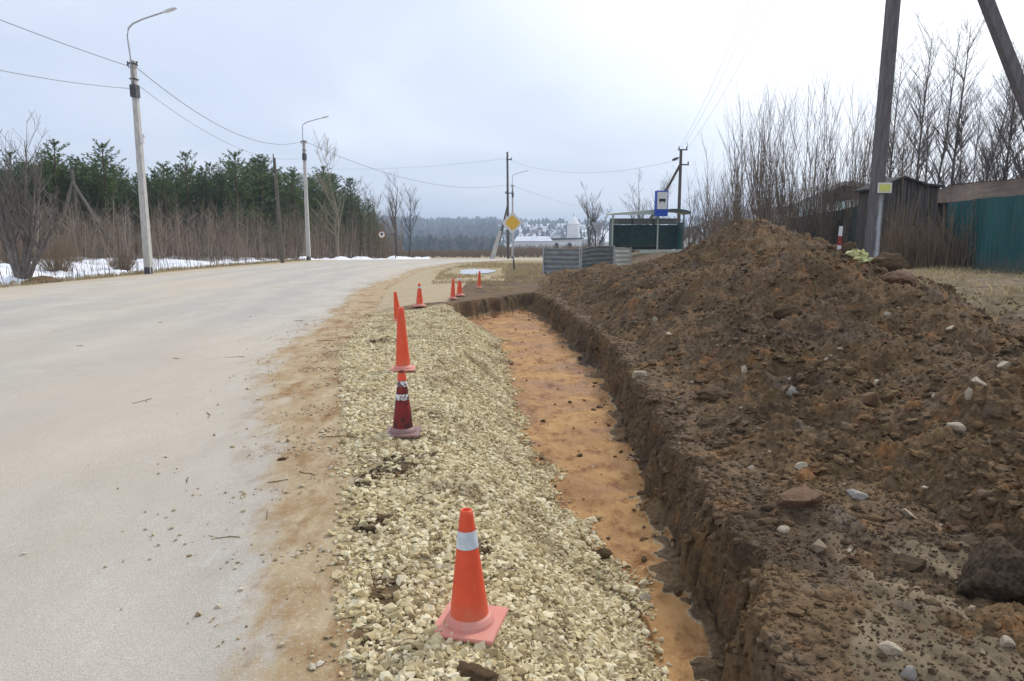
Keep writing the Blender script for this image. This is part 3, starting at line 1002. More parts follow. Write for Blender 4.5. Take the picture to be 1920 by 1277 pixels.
def conepx(label, u, v, **k):
    x, y, z = hit(u, v)
    return cone(label, x, y, z=z + .01, **k)


R_ = math.radians
conepx('nearest orange cone with one clean white band on the pale gravel', 881, 1182, H=.505, lean=(0, R_(-1.2)), rz=R_(-14), bands=((.655, .815),))
conepx('dark red cone with two worn white bands and an orange tip', 756, 818, kind='red', rz=R_(3), bands=((.50, .60), (.73, .83)))
conepx('tall slim orange cone without a band right behind the dark red cone', 756, 697, H=.75, bands=(), wide=.72, rz=R_(5), lean=(0, R_(-1)))
conepx('orange cone leaning left behind the tall slim cone', 747, 604, H=.56, bands=(), lean=(R_(4), R_(-6)), rz=R_(20), wide=.85)
conepx('orange cone with a white collar standing alone on the tan shoulder', 787, 576, bands=((.76, .86),), rz=R_(10))
conepx('orange cone without band on the left of the close pair', 849, 562, bands=(), lean=(0, R_(2)), wide=.8)
conepx('orange cone with white tip band on the right of the close pair', 862, 556, bands=((.76, .92),), rz=R_(12))
conepx('farthest small orange cone in front of the puddle', 898, 541, bands=(), lean=(0, R_(3)), wide=.75)

# ------------------------------------------------------------------ street lamps and wires
def lamp(label, u, v_top, D, H, v_base, arm_up, arm_pts, box=False, metal_top=0):
    x, _ = at(u, v_base, D)
    z = gz(x, D) - .05
    t = thing('street_lamp', label, 'street lamp', (x, D, z), 0, 'concrete street lamps along the road')
    m = MB()
    m.tube([(0, 0, 0), (0, 0, H)], [.205, .125], 4, phase=math.pi / 4)
    m.build('pole', M['concrete'], t)
    m = MB(); m.tube([(0, -.02, -.02), (0, -.02, .35)], [.19, .17], 8)
    m.build('pole_foot', M['steel_dark'], t)
    pts = [(-.02, -.12, H - 1.1)] + [(-.02 + a, -.12, H + b) for a, b in arm_pts]
    m = MB(); m.tube(pts, .035, 8); m.build('bracket_arm', M['galv'], t, True)
    (a0, b0), (a1, b1) = arm_pts[-2:]
    an = math.atan2(b1 - b0, a1 - a0); hx, hz = -.02 + a1, H + b1
    m = MB()
    m.lathe([(.02, 0), (.07, .03), (.11, .16), (.12, .4), (.085, .56), (.02, .62)], 14)
    m.move(lambda px, py, pz: (hx + math.cos(an) * pz - math.sin(an) * px * .55, -.12 + py, hz + math.sin(an) * pz + math.cos(an) * px * .55))
    m.build('lamp_head', M['lamp_grey'], t, True)
    for q in (.12, .75):
        m = MB(); m.box((0, 0, H - q), (.27, .30, .045)); m.build('clamp', M['steel_dark'], t)
    m = MB(); m.box((.02, -.05, H - 1.25), (.26, .34, .5)); m.build('fuse_box', M['steel_dark'], t)
    for sx in (-.17, .17):
        m = MB()
        m.tube([(0, 0, H - .28), (sx, -.05, H - .28), (sx * 1.15, -.05, H - .2)], .018, 5)
        m.lathe([(.03, -.22), (.05, -.16), (.028, -.12), (.045, -.06), (.02, -.03)], 10, (sx * 1.15, -.05, H))
        m.build('insulator', M['porcelain'], t)
    if box:
        m = MB(); m.box((.2, -.06, H * .645), (.14, .16, .34), 0, .01); m.box((.28, -.06, H * .66), (.03, .1, .16))
        m.build('junction_box', M['lamp_grey'], t)
    return t, (x, D, z + H)


ARM = [(0, .1), (-.06, .95), (.0, 1.26), (.2, 1.45), (.65, 1.64), (1.5, 1.90)]
L1, top1 = lamp('tallest and nearest concrete street lamp with a long arm, beside the snow', 279, 115, 30.8, 9.05, 507, 0, ARM, True)
ARM2 = [(0, .1), (0, .98), (.03, 1.10), (.3, 1.28), (.9, 1.46), (1.45, 1.60)]
L2, top2 = lamp('middle concrete street lamp in front of the dark pine wood', 579, 268, 54.5, 9.15, 487, 0, ARM2)
L3, top3 = lamp('farthest grey street lamp beside the dark wooden pole at the bend', 961, 350, 88, 9.2, 487, 0, ARM2)


def span(label, a, b, sag, r, mat, name='power_line', n=24):
    m = MB()
    m.tube([tuple(a[k] + (b[k] - a[k]) * t - (sag * 4 * t * (1 - t) if k == 2 else 0) for k in range(3)) for t in np.linspace(0, 1, n)], r, 5)
    return tag(m.build(name, mat), label, 'cable', 'overhead cables')


def off(p, dx=0, dy=0, dz=0): return (p[0] + dx, p[1] + dy, p[2] + dz)


L0 = (-17.5, 4.0, 9.6)
span('thick grey cable leaving the nearest lamp towards the upper left', off(L0), off(top1, -.1, -.1, -.25), .55, .014, M['wire'])
span('faint lower cable leaving the nearest lamp to the left', off(L0, 0, 0, -2.2), off(top1, -.1, -.1, -1.15), 1.0, .014, M['wire_thin'])
span('thick sagging cable between the nearest and the middle street lamp', off(top1, .2, -.1, -.3), off(top2, -.1, 0, -.1), 1.25, .016, M['wire'])
span('thin lower cable running on from the nearest street lamp', off(top1, .2, -.1, -1.0), off(top2, -.1, 0, -1.3), 1.1, .012, M['wire_thin'])
span('sagging cable between the middle and the farthest street lamp', off(top2, .1, 0, -.1), off(top3, -.1, 0, .1), 1.6, .02, M['wire_thin'])

# ------------------------------------------------------------------ wooden and concrete power poles
def strut(m, a, b, r0, r1, n=9):
    m.tube([a, tuple((a[k] + b[k]) / 2 for k in range(3)), b], [r0, (r0 + r1) / 2, r1], n)


x0, z0 = at(951, 285, 84); xb, _ = at(953, 486, 84); zb = gz(xb, 84)
t = thing('power_pole', 'tall dark wooden pole with a leaning prop at the road bend', 'power pole', (xb, 84, zb))
H = z0 - zb
m = MB(); strut(m, (0, 0, -.2), (-.1, 0, H), .17, .11); m.build('pole', M['wood_pole'], t)
for q, l in ((.62, .5), (.93, .35)):
    m = MB(); m.box((.1, -.1, H * q), (l * 2, .1, .12))
    for sx in (-.8, .8): m.lathe([(.03, 0), (.06, .08), (.04, .2)], 8, (.1 + sx * l * .9, -.1, H * q + .055))
    m.build('crossarm', M['steel_dark'], t)
xp, zp = at(953, 384, 84); xs, _ = at(921, 486, 82)
m = MB(); strut(m, (xs - xb + .9, -1.4, (zp - zb) * .30), (xp - xb, -.2, zp - zb + .2), .15, .11); m.build('prop', M['wood_pole'], t)
m = MB(); m.tube([(xs - xb, -2, -.3), (xs - xb + 1.05, -1.25, (zp - zb) * .52)], [.36, .22], 4, phase=.5); m.build('prop_footing', M['concrete'], t)
topW = (xb - .1, 84, zb + H)

x0, z0 = at(1277, 280, 56); zb = gz(x0, 56); H = z0 - zb
t = thing('power_pole', 'dark pole with crossarms and a floodlight rising behind the bus shelter', 'power pole', (x0, 56, zb))
m = MB(); strut(m, (0, 0, -.2), (0, 0, H), .15, .11); m.build('pole', M['wood_pole'], t)
for q, c in ((.995, .12), (.862, .28)):
    m = MB(); m.box((c, -.08, H * q), (.72, .08, .10))
    for sx in (-.3, .3): m.lathe([(.02, 0), (.055, .06), (.055, .14), (.02, .22)], 8, (c + sx, -.08, H * q + .04))
    if q > .9: m.tube([(.45, -.08, H - .03), (.47, -.08, H + .5)], .02, 5)
    m.build('crossarm', M['steel_dark'], t)
m = MB(); m.lathe([(.03, 0), (.09, .05), (.12, .3), (.09, .52), (.02, .56)], 12)
m.move(lambda px, py, pz: (-.18 - pz * .93 - px * .3, -.1 + py, H * .925 - pz * .36 + px * .8))
m.tube([(0, 0, H * .93), (-.25, -.1, H * .925)], .025, 6); m.build('floodlight', M['steel_dark'], t, True)
xq, zq = at(1246, 362, 56)
k = (zb - .2 - (zb + H * .86)) / (zq - (zb + H * .86))
m = MB(); strut(m, (-.05 + (xq - x0 + .05) * k, -.1, -.2), (-.05, -.1, H * .86), .14, .10); m.build('prop', M['wood_pole'], t)
topR = (x0, 56, z0)

# big concrete pole behind the heap
D = 13.4
x0, _ = at(1632, 490, D); zb = gz(x0, D) - .25; H = 11.2
t = thing('power_pole', 'thick dark grey concrete pole behind the soil heap with a yellow plate', 'power pole', (x0, D, zb))
m = MB(); m.tube([(0, 0, 0), (0, 0, .9), (0, 0, H)], [.142, .138, .120], 4, phase=math.pi / 4)
m.move(lambda px, py, pz: (px + .011 * pz, py, pz)); m.build('pole', M['dark_concrete_washed'], t)
m = MB(); x1, z1 = at(1829, 0, D + .6); x2, z2 = at(1926, 200, D + .3)
tt = (H + zb - .4 - z1) / (z2 - z1); bt = (zb - .2 - z1) / (z2 - z1)
m.tube([(x1 + (x2 - x1) * bt - x0, .2, z1 + (z2 - z1) * bt - zb), (x1 + (x2 - x1) * tt - x0, .5, z1 + (z2 - z1) * tt - zb)], [.14, .11], 4, phase=math.pi / 4)
m.build('prop', M['dark_concrete'], t)
M['plate_y'] = worn('yellow_plate', (.62, .64, .13), (.70, .70, .22), 20, .6)
M['plate_w'] = worn('plate_border', (.66, .66, .56), (.76, .75, .68), 20, .6)
_, zp = at(1648, 353, D)
m = MB(); m.box((.10, -.125, zp - zb), (.265, .012, .19), 0); pl = m.build('plate', M['plate_w'], t)
m = MB(); m.box((.10, -.133, zp - zb), (.20, .006, .125)); m.build('plate_face', M['plate_y'], pl)
ptop = (x0 + .12, D, zb + H)
for dx, dz, la in ((-.5, 0, 'left of three thin wires from the big concrete pole to the far pole'), (0, .35, 'middle of three thin wires from the big concrete pole to the far pole'),
                   (.5, 0, 'right of three thin wires from the big concrete pole to the far pole')):
    span(la, off(ptop, dx, 0, dz - .2), off(topR, dx * .6, 0, dz * .4 - .1), .9, .007, M['wire_thin'])
span('faint wire from the dark wooden pole towards the left', off(topW, 0, 0, -.7), (-40, 98, 12.0), 1.2, .012, M['wire_thin'])
span('faint wire between the dark wooden pole and the pole behind the shelter', off(topW, .4, 0, -1.0), off(topR, -.2, 0, -.8), 1.2, .012, M['wire_thin'])
span('lower wire from the farthest lamp down towards the village', off(top3, .3, 0, -.2), (22, 130, 6.0), .8, .016, M['wire_thin'])

# old wooden poles among the trees on the left
D = 47.5
xb, _ = at(151, 470, D); zb = gz(xb, D); _, zt = at(148, 318, D); H = zt - zb
t = thing('power_pole', 'old grey wooden pole with two slanting props before the pines', 'power pole', (xb, D, zb))
m = MB(); strut(m, (0, 0, -.1), (-.1, 0, H), .15, .11); m.build('pole', M['wood_pale'], t)
for uu, vv in ((112, 432), (206, 452)):
    xe, ze = at(uu, vv, D - 1.0); k = (H * .86 + .15) / (H * .86 - (ze - zb))
    m = MB(); strut(m, (-.05 + (xe - xb + .05) * k, -1.0 * k, -.15), (-.05, -.1, H * .86), .13, .10); m.build('prop', M['wood_pale'], t)
D = 47
xb, _ = at(530, 491, D); zb = gz(xb, D); xt, zt = at(514, 296, D)
t = thing('power_pole', 'bare leaning wooden pole left of the middle street lamp', 'power pole', (xb, D, zb))
m = MB(); strut(m, (0, 0, -.1), (xt - xb - .0, 0, zt - zb), .13, .09); m.build('pole', M['wood_pale'], t)
m = MB(); m.tube([(xt - xb - .02, -.1, zt - zb - 1.0), (xt - xb - .02, -.1, zt - zb + .25)], .035, 6); m.build('pole_pin', M['steel_dark'], t)

# ------------------------------------------------------------------ road signs
M['sign_white'] = worn('sign_white', (.70, .70, .68), (.80, .80, .78), 20, .5)
M['sign_yellow'] = worn('sign_yellow', (.78, .47, .06), (.86, .55, .10), 16, .5)
M['sign_blue'] = worn('sign_blue', (.02, .075, .42), (.03, .10, .52), 10, .45)
M['sign_black'] = NT('sign_black').done((.02, .02, .022), .5)
M['sign_red'] = worn('sign_red', (.55, .10, .04), (.62, .2, .07), 16, .5)

D = 33.5
xb, _ = at(964, 500, D); zb = gz(xb, D); xc, zc = at(961, 418, D)
t = thing('road_sign', 'yellow diamond road sign with a white border on a thin post', 'road sign', (xb, D, zb))
m = MB(); m.tube([(0, 0, -.3), (xc - xb, 0, zc - zb + .2)], .035, 10); po = m.build('post', M['galv'], t, True)
m = MB(); m.tube([(-.0, 0, .0), (-.02, 0, .52)], .042, 10); m.build('post_foot', M['steel_dark'], t)


def diamond(r, c=.1):
    p = []
    for a in range(4):
        q = math.pi / 2 * a
        for s_ in (-1, 1):
            p.append((r * math.cos(q) - s_ * c * math.sin(q) - c * math.cos(q), r * math.sin(q) + s_ * c * math.cos(q) - c * math.sin(q)))
    return p


for nm, r, y0, y1, mt in (('sign_plate', .53, -.06, -.04, 'sign_white'), ('sign_face', .385, -.066, -.061, 'sign_yellow')):
    m = MB(); m.slab([(xc - xb + px, zc - zb + pz) for px, pz in diamond(r, .05)], y0, y1)
    if nm == 'sign_plate': pl = m.build(nm, M[mt], t)
    else: m.build(nm, M[mt], pl)

D = 41
xb, _ = at(1119, 462, D); zb = gz(xb, D); xc, zc = at(1122, 422, D)
t = thing('road_sign', 'grey back of a give way triangle pointing down, left of the bus shelter', 'road sign', (xb, D, zb))
m = MB(); m.tube([(0, 0, -.2), (xc - xb, 0, zc - zb)], .035, 8); m.build('post', M['galv'], t)
m = MB(); m.slab([(xc - xb - .40, zc - zb + .16), (xc - xb + .40, zc - zb + .16), (xc - xb + .03, zc - zb - .55), (xc - xb - .03, zc - zb - .55)], .04, .06); m.build('sign_plate', M['galv'], t)

D = 72
xb, _ = at(742, 484, D); zb = gz(xb, D); xc, zc = at(716, 440, D)
t = thing('road_sign', 'round white sign with a dark centre held out on an arm by the bend', 'road sign', (xb, D, zb))
m = MB(); m.tube([(0, 0, -.1), (0, 0, zc - zb + .3)], .05, 8); m.tube([(0, 0, zc - zb), (xc - xb, 0, zc - zb)], .035, 6); m.build('post', M['steel_dark'], t)
for nm, r0, r1, y0, mt in (('sign_plate', 0, .36, -.07, 'sign_white'), ('sign_ring', .30, .36, -.09, 'sign_red'), ('sign_face', 0, .13, -.085, 'sign_black')):
    m = MB(); n = 20
    if nm == 'sign_ring':
        vs = [(xc - xb + r * math.cos(2 * math.pi * i / n), y_, zc - zb + r * math.sin(2 * math.pi * i / n)) for r, y_ in ((r0, -.075), (r0, -.085), (r1, -.085), (r1, -.075)) for i in range(n)]
        m.add(vs, [(a * n + i, a * n + (i + 1) % n, b * n + (i + 1) % n, b * n + i) for a, b in ((0, 1), (1, 2), (2, 3)) for i in range(n)])
    else:
        cz = zc - zb + (.05 if nm == 'sign_face' else 0)
        m.slab([(xc - xb + r1 * math.cos(2 * math.pi * i / n), cz + r1 * math.sin(2 * math.pi * i / n)) for i in range(n)], y0, y0 + .01)
    o = m.build(nm, M[mt], t if nm == 'sign_plate' else pl)
    if nm == 'sign_plate': pl = o

# ------------------------------------------------------------------ bus shelter, its sign, the barrier panels
D = 45.0
xl, _ = at(1147, 470, D); xr_, _ = at(1281, 470, D); zb = gz((xl + xr_) / 2, D) - .02
W = xr_ - xl; _, zr = at(1210, 403, D); HS = zr - zb
M['shel_green'] = worn('shelter_green_paint', (.05, .085, .075), (.10, .15, .13), 7, .5)
M['shel_pale'] = worn('shelter_pale_trim', (.40, .45, .40), (.55, .58, .50), 7, .6)
M['shel_dark'] = worn('shelter_dark_sheet', (.010, .045, .042), (.028, .095, .088), 5, .4, .4)
M['shel_teal'] = worn('shelter_teal_side', (.02, .15, .16), (.04, .22, .23), 5, .5)
M['shel_band'] = worn('shelter_frosted_strip', (.20, .24, .25), (.42, .45, .46), 3, .5, stretch=(1, 1, .2))
t = thing('bus_shelter', 'green bus shelter with dark walls and a flat pale-edged roof', 'bus shelter', (xl, D, zb))
bx = lambda nm, mt, *bs: [None for _ in [0]] and None
def part(nm, mt, *bs, bev=0):
    m = MB()
    for c, d in bs: m.box(c, d, 0, bev)
    return m.build(nm, M[mt], t)
part('back_wall', 'shel_dark', ((W / 2, 1.5, HS * .42), (W - .1, .05, HS * .66)))
part('glazed_strip', 'shel_band', ((W / 2, 1.5, HS * .845), (W - .1, .04, HS * .16)))
part('side_wall', 'shel_teal', ((W - .02, .75, HS * .45), (.05, 1.4, HS * .72)))
part('side_wall', 'shel_dark', ((.02, .75, HS * .45), (.05, 1.4, HS * .72)))
for px in (.03, W * .635, W - .03):
    part('post', 'shel_pale' if px < W - .1 else 'shel_green', ((px, 0, HS / 2), (.08, .08, HS)))
for px in (W * .33, W * .635):
    part('wall_post', 'shel_green', ((px, 1.45, HS * .46), (.07, .05, HS * .9)))
m = MB()
m.add([(-.25, -.35, HS - .02), (W * .66, -.35, HS + .02), (W * .66, 1.75, HS + .22), (-.25, 1.75, HS + .12), (-.25, -.35, HS + .07), (W * .66, -.35, HS + .36), (W * .66, 1.75, HS + .40), (-.25, 1.75, HS + .17)],
      [(0, 3, 2, 1), (4, 5, 6, 7), (0, 1, 5, 4), (1, 2, 6, 5), (2, 3, 7, 6), (3, 0, 4, 7)])
m.build('roof', M['shel_pale'], t)
m = MB()
xs = np.linspace(W * .66 + .003, W + .35, 7)
prof = [(x_, HS + .10 + .22 * math.sin(math.pi * min(1, (x_ - W * .6) / (W * .5))) ** .8) for x_ in xs]
n = len(prof)
m.add([(px, y_, pz + dz) for y_ in (-.35, 1.75) for dz in (-.10, .06) for px, pz in prof],
      [(i, i + 1, n + i + 1, n + i) for i in range(n - 1)] + [(2 * n + i + 1, 2 * n + i, 3 * n + i, 3 * n + i + 1) for i in range(n - 1)] +
      [(n + i, n + i + 1, 3 * n + i + 1, 3 * n + i) for i in range(n - 1)] + [(i + 1, i, 2 * n + i, 2 * n + i + 1) for i in range(n - 1)] + [(0, n, 3 * n, 2 * n), (n - 1, 3 * n - 1, 4 * n - 1, 2 * n - 1)])
m.build('roof_canopy', M['shel_green'], t)
part('bench', 'wood_pale', ((W * .45, 1.15, .45), (W * .6, .35, .05)), ((W * .2, 1.15, .21), (.08, .3, .42)), ((W * .7, 1.15, .21), (.08, .3, .42)))
part('kerb_slab', 'shel_pale', ((W * .68, -.45, .10), (W * .62, .35, .22)))

D2 = 44.5
xc, zc = at(1240, 381, D2); _, zt = at(1240, 357, D2); hw = 11.5 / F * D2; hh = zt - zc
zroof = zb + HS + .25
t = thing('bus_stop_sign', 'blue and white bus stop sign standing above the shelter roof', 'bus stop sign', (xc, D2, zroof - .02))
c = zc - zroof
m = MB(); m.box((0, 0, c), (hw * 2, .34, hh * 2), .18, .02); m.build('sign_box', M['sign_blue'], t)
m = MB(); m.box((.02, -.185, c + hh * .22), (hw * 1.72, .01, hh * 1.34), .18); fc = m.build('sign_face', M['sign_white'], t)
m = MB()
m.box((.02, -.194, c + hh * .26), (hw * 1.05, .008, hh * .20), .18)
for s_ in (-1, 1): m.box((.02 + s_ * hw * .32, -.194 + s_ * hw * .32 * .18, c + hh * .12), (hw * .22, .008, hh * .10), .18)
m.build('bus_pictogram', M['sign_black'], fc)
m = MB()
for s_ in (-.5, .5): m.tube([(s_ * hw, 0, 0), (s_ * hw, 0, c - hh + .05)], .04, 8)
if c - hh > .08: m.build('leg', M['sign_blue'], t)

M['rib'] = worn('ribbed_steel', (.17, .185, .18), (.30, .32, .31), 3, .55, .4, .2, stretch=(1, 1, 4))
M['rib_green'] = worn('ribbed_green_steel', (.13, .155, .145), (.24, .265, .25), 3, .55, .4, .2, stretch=(1, 1, 4))


def barrier(label, u0, v0, D0, u1, v1, D1, mat, sag=0.0, base=None):
    xa, za = at(u0, v0, D0); xb, zb_ = at(u1, v1, D1)
    z0 = min(gz(xa, D0), gz(xb, D1)) - .12
    t = thing('barrier_panel', label, 'barrier', (xa, D0, z0), 0, 'ribbed barrier panels before the shelter')
    nx, nz = 16, 60
    vs, fs = [], []
    ux, uy = xb - xa, D1 - D0; L = math.hypot(ux, uy); nx_, ny_ = uy / L, -ux / L
    for j in range(nz + 1):
        for i in range(nx + 1):
            a = i / nx; q = j / nz
            top = za + (zb_ - za) * a + sag * math.sin(math.pi * a) - z0
            d = .02 * abs(((q * 6) % 1) - .5) * 2 - .02 + .012 * math.sin(a * 7 + q * 3)
            vs.append((ux * a + nx_ * d, uy * a + ny_ * d, top * q))
    for j in range(nz):
        for i in range(nx):
            fs.append((j * (nx + 1) + i, j * (nx + 1) + i + 1, (j + 1) * (nx + 1) + i + 1, (j + 1) * (nx + 1) + i))
    m = MB(); m.add(vs, fs)
    o = m.build('sheet', mat, t)
    so = o.modifiers.new('thick', 'SOLIDIFY'); so.thickness = .02
    for a in (0.0, 1.0):
        m = MB(); m.box((ux * a + nx_ * .05, uy * a + ny_ * .05, (za - z0 if a == 0 else zb_ - z0) / 2 + .02), (.05, .05, (za - z0 if a == 0 else zb_ - z0) + .04)); m.build('post', M['galv'], t)
    return t


barrier('left grey ribbed metal panel of the low barrier by the dirt', 1019, 466, 30.5, 1087, 467, 30.2, M['rib'])
barrier('middle ribbed metal panel with a bulging top edge', 1089, 467, 30.25, 1150, 462, 31.5, M['rib_green'], .07)
barrier('short pale ribbed panel on the right end of the low barrier', 1151, 465, 31.6, 1181, 465, 33.0, M['shel_pale'], .02)

# red and white stake, yellow plastic by the big pole
x, y, z = hit(1577, 468)
_, zt = at(1579, 424, y)
t = thing('marker_stake', 'thin red and white striped stake stuck in the heap behind its crest', 'stake', (x, y + .1, z - .15))
h = zt - z + .15
for i, (q0, q1) in enumerate(((0, .38), (.38, .68), (.68, 1))):
    m = MB(); m.tube([(.02 * q0, 0, h * q0), (.02 * q1, 0, h * q1)], .034, 8)
    m.build('stripe', M['sign_white'] if i % 2 == 0 else worn('stake_red', (.26, .03, .03), (.38, .06, .05), 20, .6), t)
x, y, z = hit(1610, 494)
m = MB(); rr = random.Random(4)
for i in range(9):
    a = rr.uniform(0, 6.3); cx_, cz_ = rr.uniform(-.16, .14), rr.uniform(.0, .10)
    p = []
    for j in range(7):
        q = a + j * .9; rad = rr.uniform(.04, .10)
        p.append((cx_ + rad * math.cos(q), rr.uniform(-.06, .06), cz_ + .7 * rad * math.sin(q) - cx_ * .4))
    m.add(p, [(0, 1, 2), (0, 2, 3), (0, 3, 4), (0, 4, 5), (0, 5, 6), (0, 6, 1)])
o = m.build('plastic_sheet', worn('yellow_plastic', (.62, .62, .22), (.78, .80, .50), 12, .4, .4), loc=(x, y - .05, z + .05))
so = o.modifiers.new('thick', 'SOLIDIFY'); so.thickness = .004
tag(o, 'crumpled pale yellow plastic lying at the foot of the big pole', 'plastic sheet')

# ------------------------------------------------------------------ trees and shrubs
M['needle'] = m_leaf('pine_needles', (.105, .160, .058), (.235, .300, .118))
M['needle_dark'] = m_leaf('pine_needles_dark', (.085, .135, .066), (.19, .25, .115))
M['pine_bark'] = m_bark('pine_bark', (.10, .065, .042), (.20, .13, .085))
M['twig_brown'] = m_bark('brown_twigs', (.16, .115, .075), (.30, .225, .15))
M['twig_willow'] = m_bark('willow_twigs', (.15, .115, .085), (.27, .22, .17))
M['twig_grey'] = m_bark('grey_twigs', (.085, .074, .066), (.165, .148, .132))
M['twig_dark'] = m_bark('dark_twigs', (.125, .108, .096), (.25, .215, .185))
M['birch'] = m_bark('birch_bark', (.24, .20, .14), (.40, .36, .27))


def V(a, b, k): return (a[0] + b[0] * k, a[1] + b[1] * k, a[2] + b[2] * k)


def unit(a):
    l = math.sqrt(a[0] ** 2 + a[1] ** 2 + a[2] ** 2) or 1
    return (a[0] / l, a[1] / l, a[2] / l)


def limb(m, p, d, L, r, lev, R, up, wob, split, tip=.004, n=4, nar=1.0, sl=1.0):
    """a branch that wanders, with its own branches: the wood of one tree"""
    seg = max(3, int(4 + L * .7)) if lev > 1 else 3
    pts, rad = [p], [r]
    for i in range(seg):
        d = unit((d[0] + R.gauss(0, wob), d[1] + R.gauss(0, wob), d[2] + R.gauss(0, wob) * .6 + up))
        p = V(p, d, L / seg); pts.append(p)
        rad.append(max(tip, r * (1 - (i + 1) / seg * .88)))
    m.tube(pts, rad, n if lev > 1 else 3, cap=False)
    if lev <= 0: return
    cnt = int(split[lev - 1] * (.7 + .6 * R.random()) + .5)
    for k in range(cnt):
        q = R.uniform(.22, .98) if lev > 1 else R.uniform(.15, .95)
        f = q * seg; i = min(int(f), seg - 1); b = V(pts[i], (pts[i + 1][0] - pts[i][0], pts[i + 1][1] - pts[i][1], pts[i + 1][2] - pts[i][2]), f - i)
        a = R.uniform(0, 2 * math.pi); sp = R.uniform(.45, .95) * nar
        dd = unit((d[0] * .4 + math.cos(a) * sp, d[1] * .4 + math.sin(a) * sp, d[2] * .7 + R.uniform(.15, .6)))
        limb(m, b, dd, L * R.uniform(.30, .52) * (1.15 - .55 * q) * sl, max(tip, rad[i] * .55), lev - 1, R, up, wob * 1.15, split, tip, n, nar, 1.0)


def bare_tree(H, R, stems=1, spread=.15, up=.05, wob=.10, split=(5, 8), r=.09, tip=.006, base_r=0.0, trunk_free=0.0):
    m = MB()
    for k in range(stems):
        a = R.uniform(0, 2 * math.pi); b = base_r * math.sqrt(R.random())
        p = (b * math.cos(a), b * math.sin(a), -.15)
        sp = spread * (R.random() ** .7)
        a2 = a + R.gauss(0, .5) if base_r else a
        d = unit((math.cos(a2) * sp, math.sin(a2) * sp, 1))
        h = H * (1 if k == 0 else R.uniform(.6, 1.0))
        limb(m, p, d, h, r * R.uniform(.7, 1.1), len(split), R, up, wob, split, tip, 5 if r > .05 else 4)
    return m


def one_piece(name, label, cat, m, mat, loc, group=None):
    t = thing(name, label, cat, loc, 0, group)
    m.build('branches', mat, t)
    return t


# --- pines
def pine(H, R, mat):
    t = thing('pine_tree', '', 'pine tree')
    m = MB(); lean = R.gauss(0, .012)
    m.tube([(lean * H * q, 0, H * q - .1 * (q == 0)) for q in (0, .3, .6, .85, 1)], [H * .013, H * .011, H * .008, H * .004, H * .0015], 6, cap=False)
    m.build('trunk', M['pine_bark'], t)
    m = MB(); z = H * R.uniform(.10, .2)
    while z < H * .985:
        q = z / H
        L0 = H * (.245 * (1 - q) ** .62 * (.62 + .5 * min(1, (q - .1) / .25))) * R.uniform(.75, 1.15)
        nb = R.randint(4, 6); a0 = R.uniform(0, 6.3)
        for b in range(nb):
            a = a0 + b * 2 * math.pi / nb + R.gauss(0, .2); L = max(.12, L0 * R.uniform(.45, 1.2))
            rise = .18 + 1.25 * q ** 2 + R.gauss(0, .06)
            p0 = (lean * z, 0, z); ca, sa = math.cos(a), math.sin(a)
            pts = [(p0[0] + ca * L * s_, sa * L * s_, z + L * (rise * s_ * .55 + .45 * s_ * s_ * rise)) for s_ in (0, .5, 1)]
            m.tube(pts, [.028 * (1 - q) + .008, .014, .006], 3, cap=False)
            nt = 4 + int(L / .10)
            for k in range(nt):
                s_ = 1 - .72 * (k / nt) ** 1.1 if L > .3 else R.uniform(.2, 1)
                c = (p0[0] + ca * L * s_ + R.gauss(0, .09 * L * (k > 0)), sa * L * s_ + R.gauss(0, .09 * L * (k > 0)), z + L * rise * (.55 * s_ + .45 * s_ * s_) + R.gauss(0, .04) + .02)
                for j in range(8):
                    e = R.uniform(0, 6.3); o_ = R.uniform(.25, 1.0)
                    d = unit((ca * .55 + math.cos(e) * o_, sa * .55 + math.sin(e) * o_, .5 + R.uniform(-.3, .6)))
                    l = R.uniform(.10, .19); wd = .026
                    sx = unit((-d[1], d[0], R.uniform(-.4, .4)))
                    b0 = len(m.v)
                    m.v += [V(c, sx, wd), V(c, sx, -wd), V(c, d, l)]
                    m.f.append((b0, b0 + 1, b0 + 2))
        z += H * R.uniform(.036, .058)
    m.build('crown', mat, t)
    return t


def pine_D(u):
    return float(np.interp(u, [-80, 0, 100, 190, 340, 440, 515, 600, 660, 700, 745], [43, 45, 49, 51, 55, 59, 64, 71, 78, 85, 92]))


sky_v = lerp_tab([(-80, 300), (0, 296), (60, 276), (95, 268), (140, 300), (190, 272), (240, 322), (300, 306), (345, 290), (400, 308), (440, 288), (490, 290),
                  (560, 316), (610, 312), (660, 336), (700, 376), (735, 425)])
PROTO = [pine(8.5, random.Random(40 + i), M['needle' if i % 2 == 0 else 'needle_dark']) for i in range(7)]
PROTO_H = 8.5
used = [False] * 7


def place_pine(i, u, v_top, D, label, group):
    x, zt = at(u, v_top, D); z = gz(x, D); h = max(2.5, zt - z)
    sc = h / PROTO_H
    sx = sc * rng.uniform(1.25, 1.75)
    if not used[i]:
        o = PROTO[i]; used[i] = True
        o.location = (x, D, z); o.scale = (sx, sx, sc); o['label'] = label; o['group'] = group
        o.rotation_euler[2] = rng.uniform(0, 6.3)
    else:
        o = copy_thing(PROTO[i], (x, D, z), rng.uniform(0, 6.3), (sx, sx, sc), label, group)
    return o


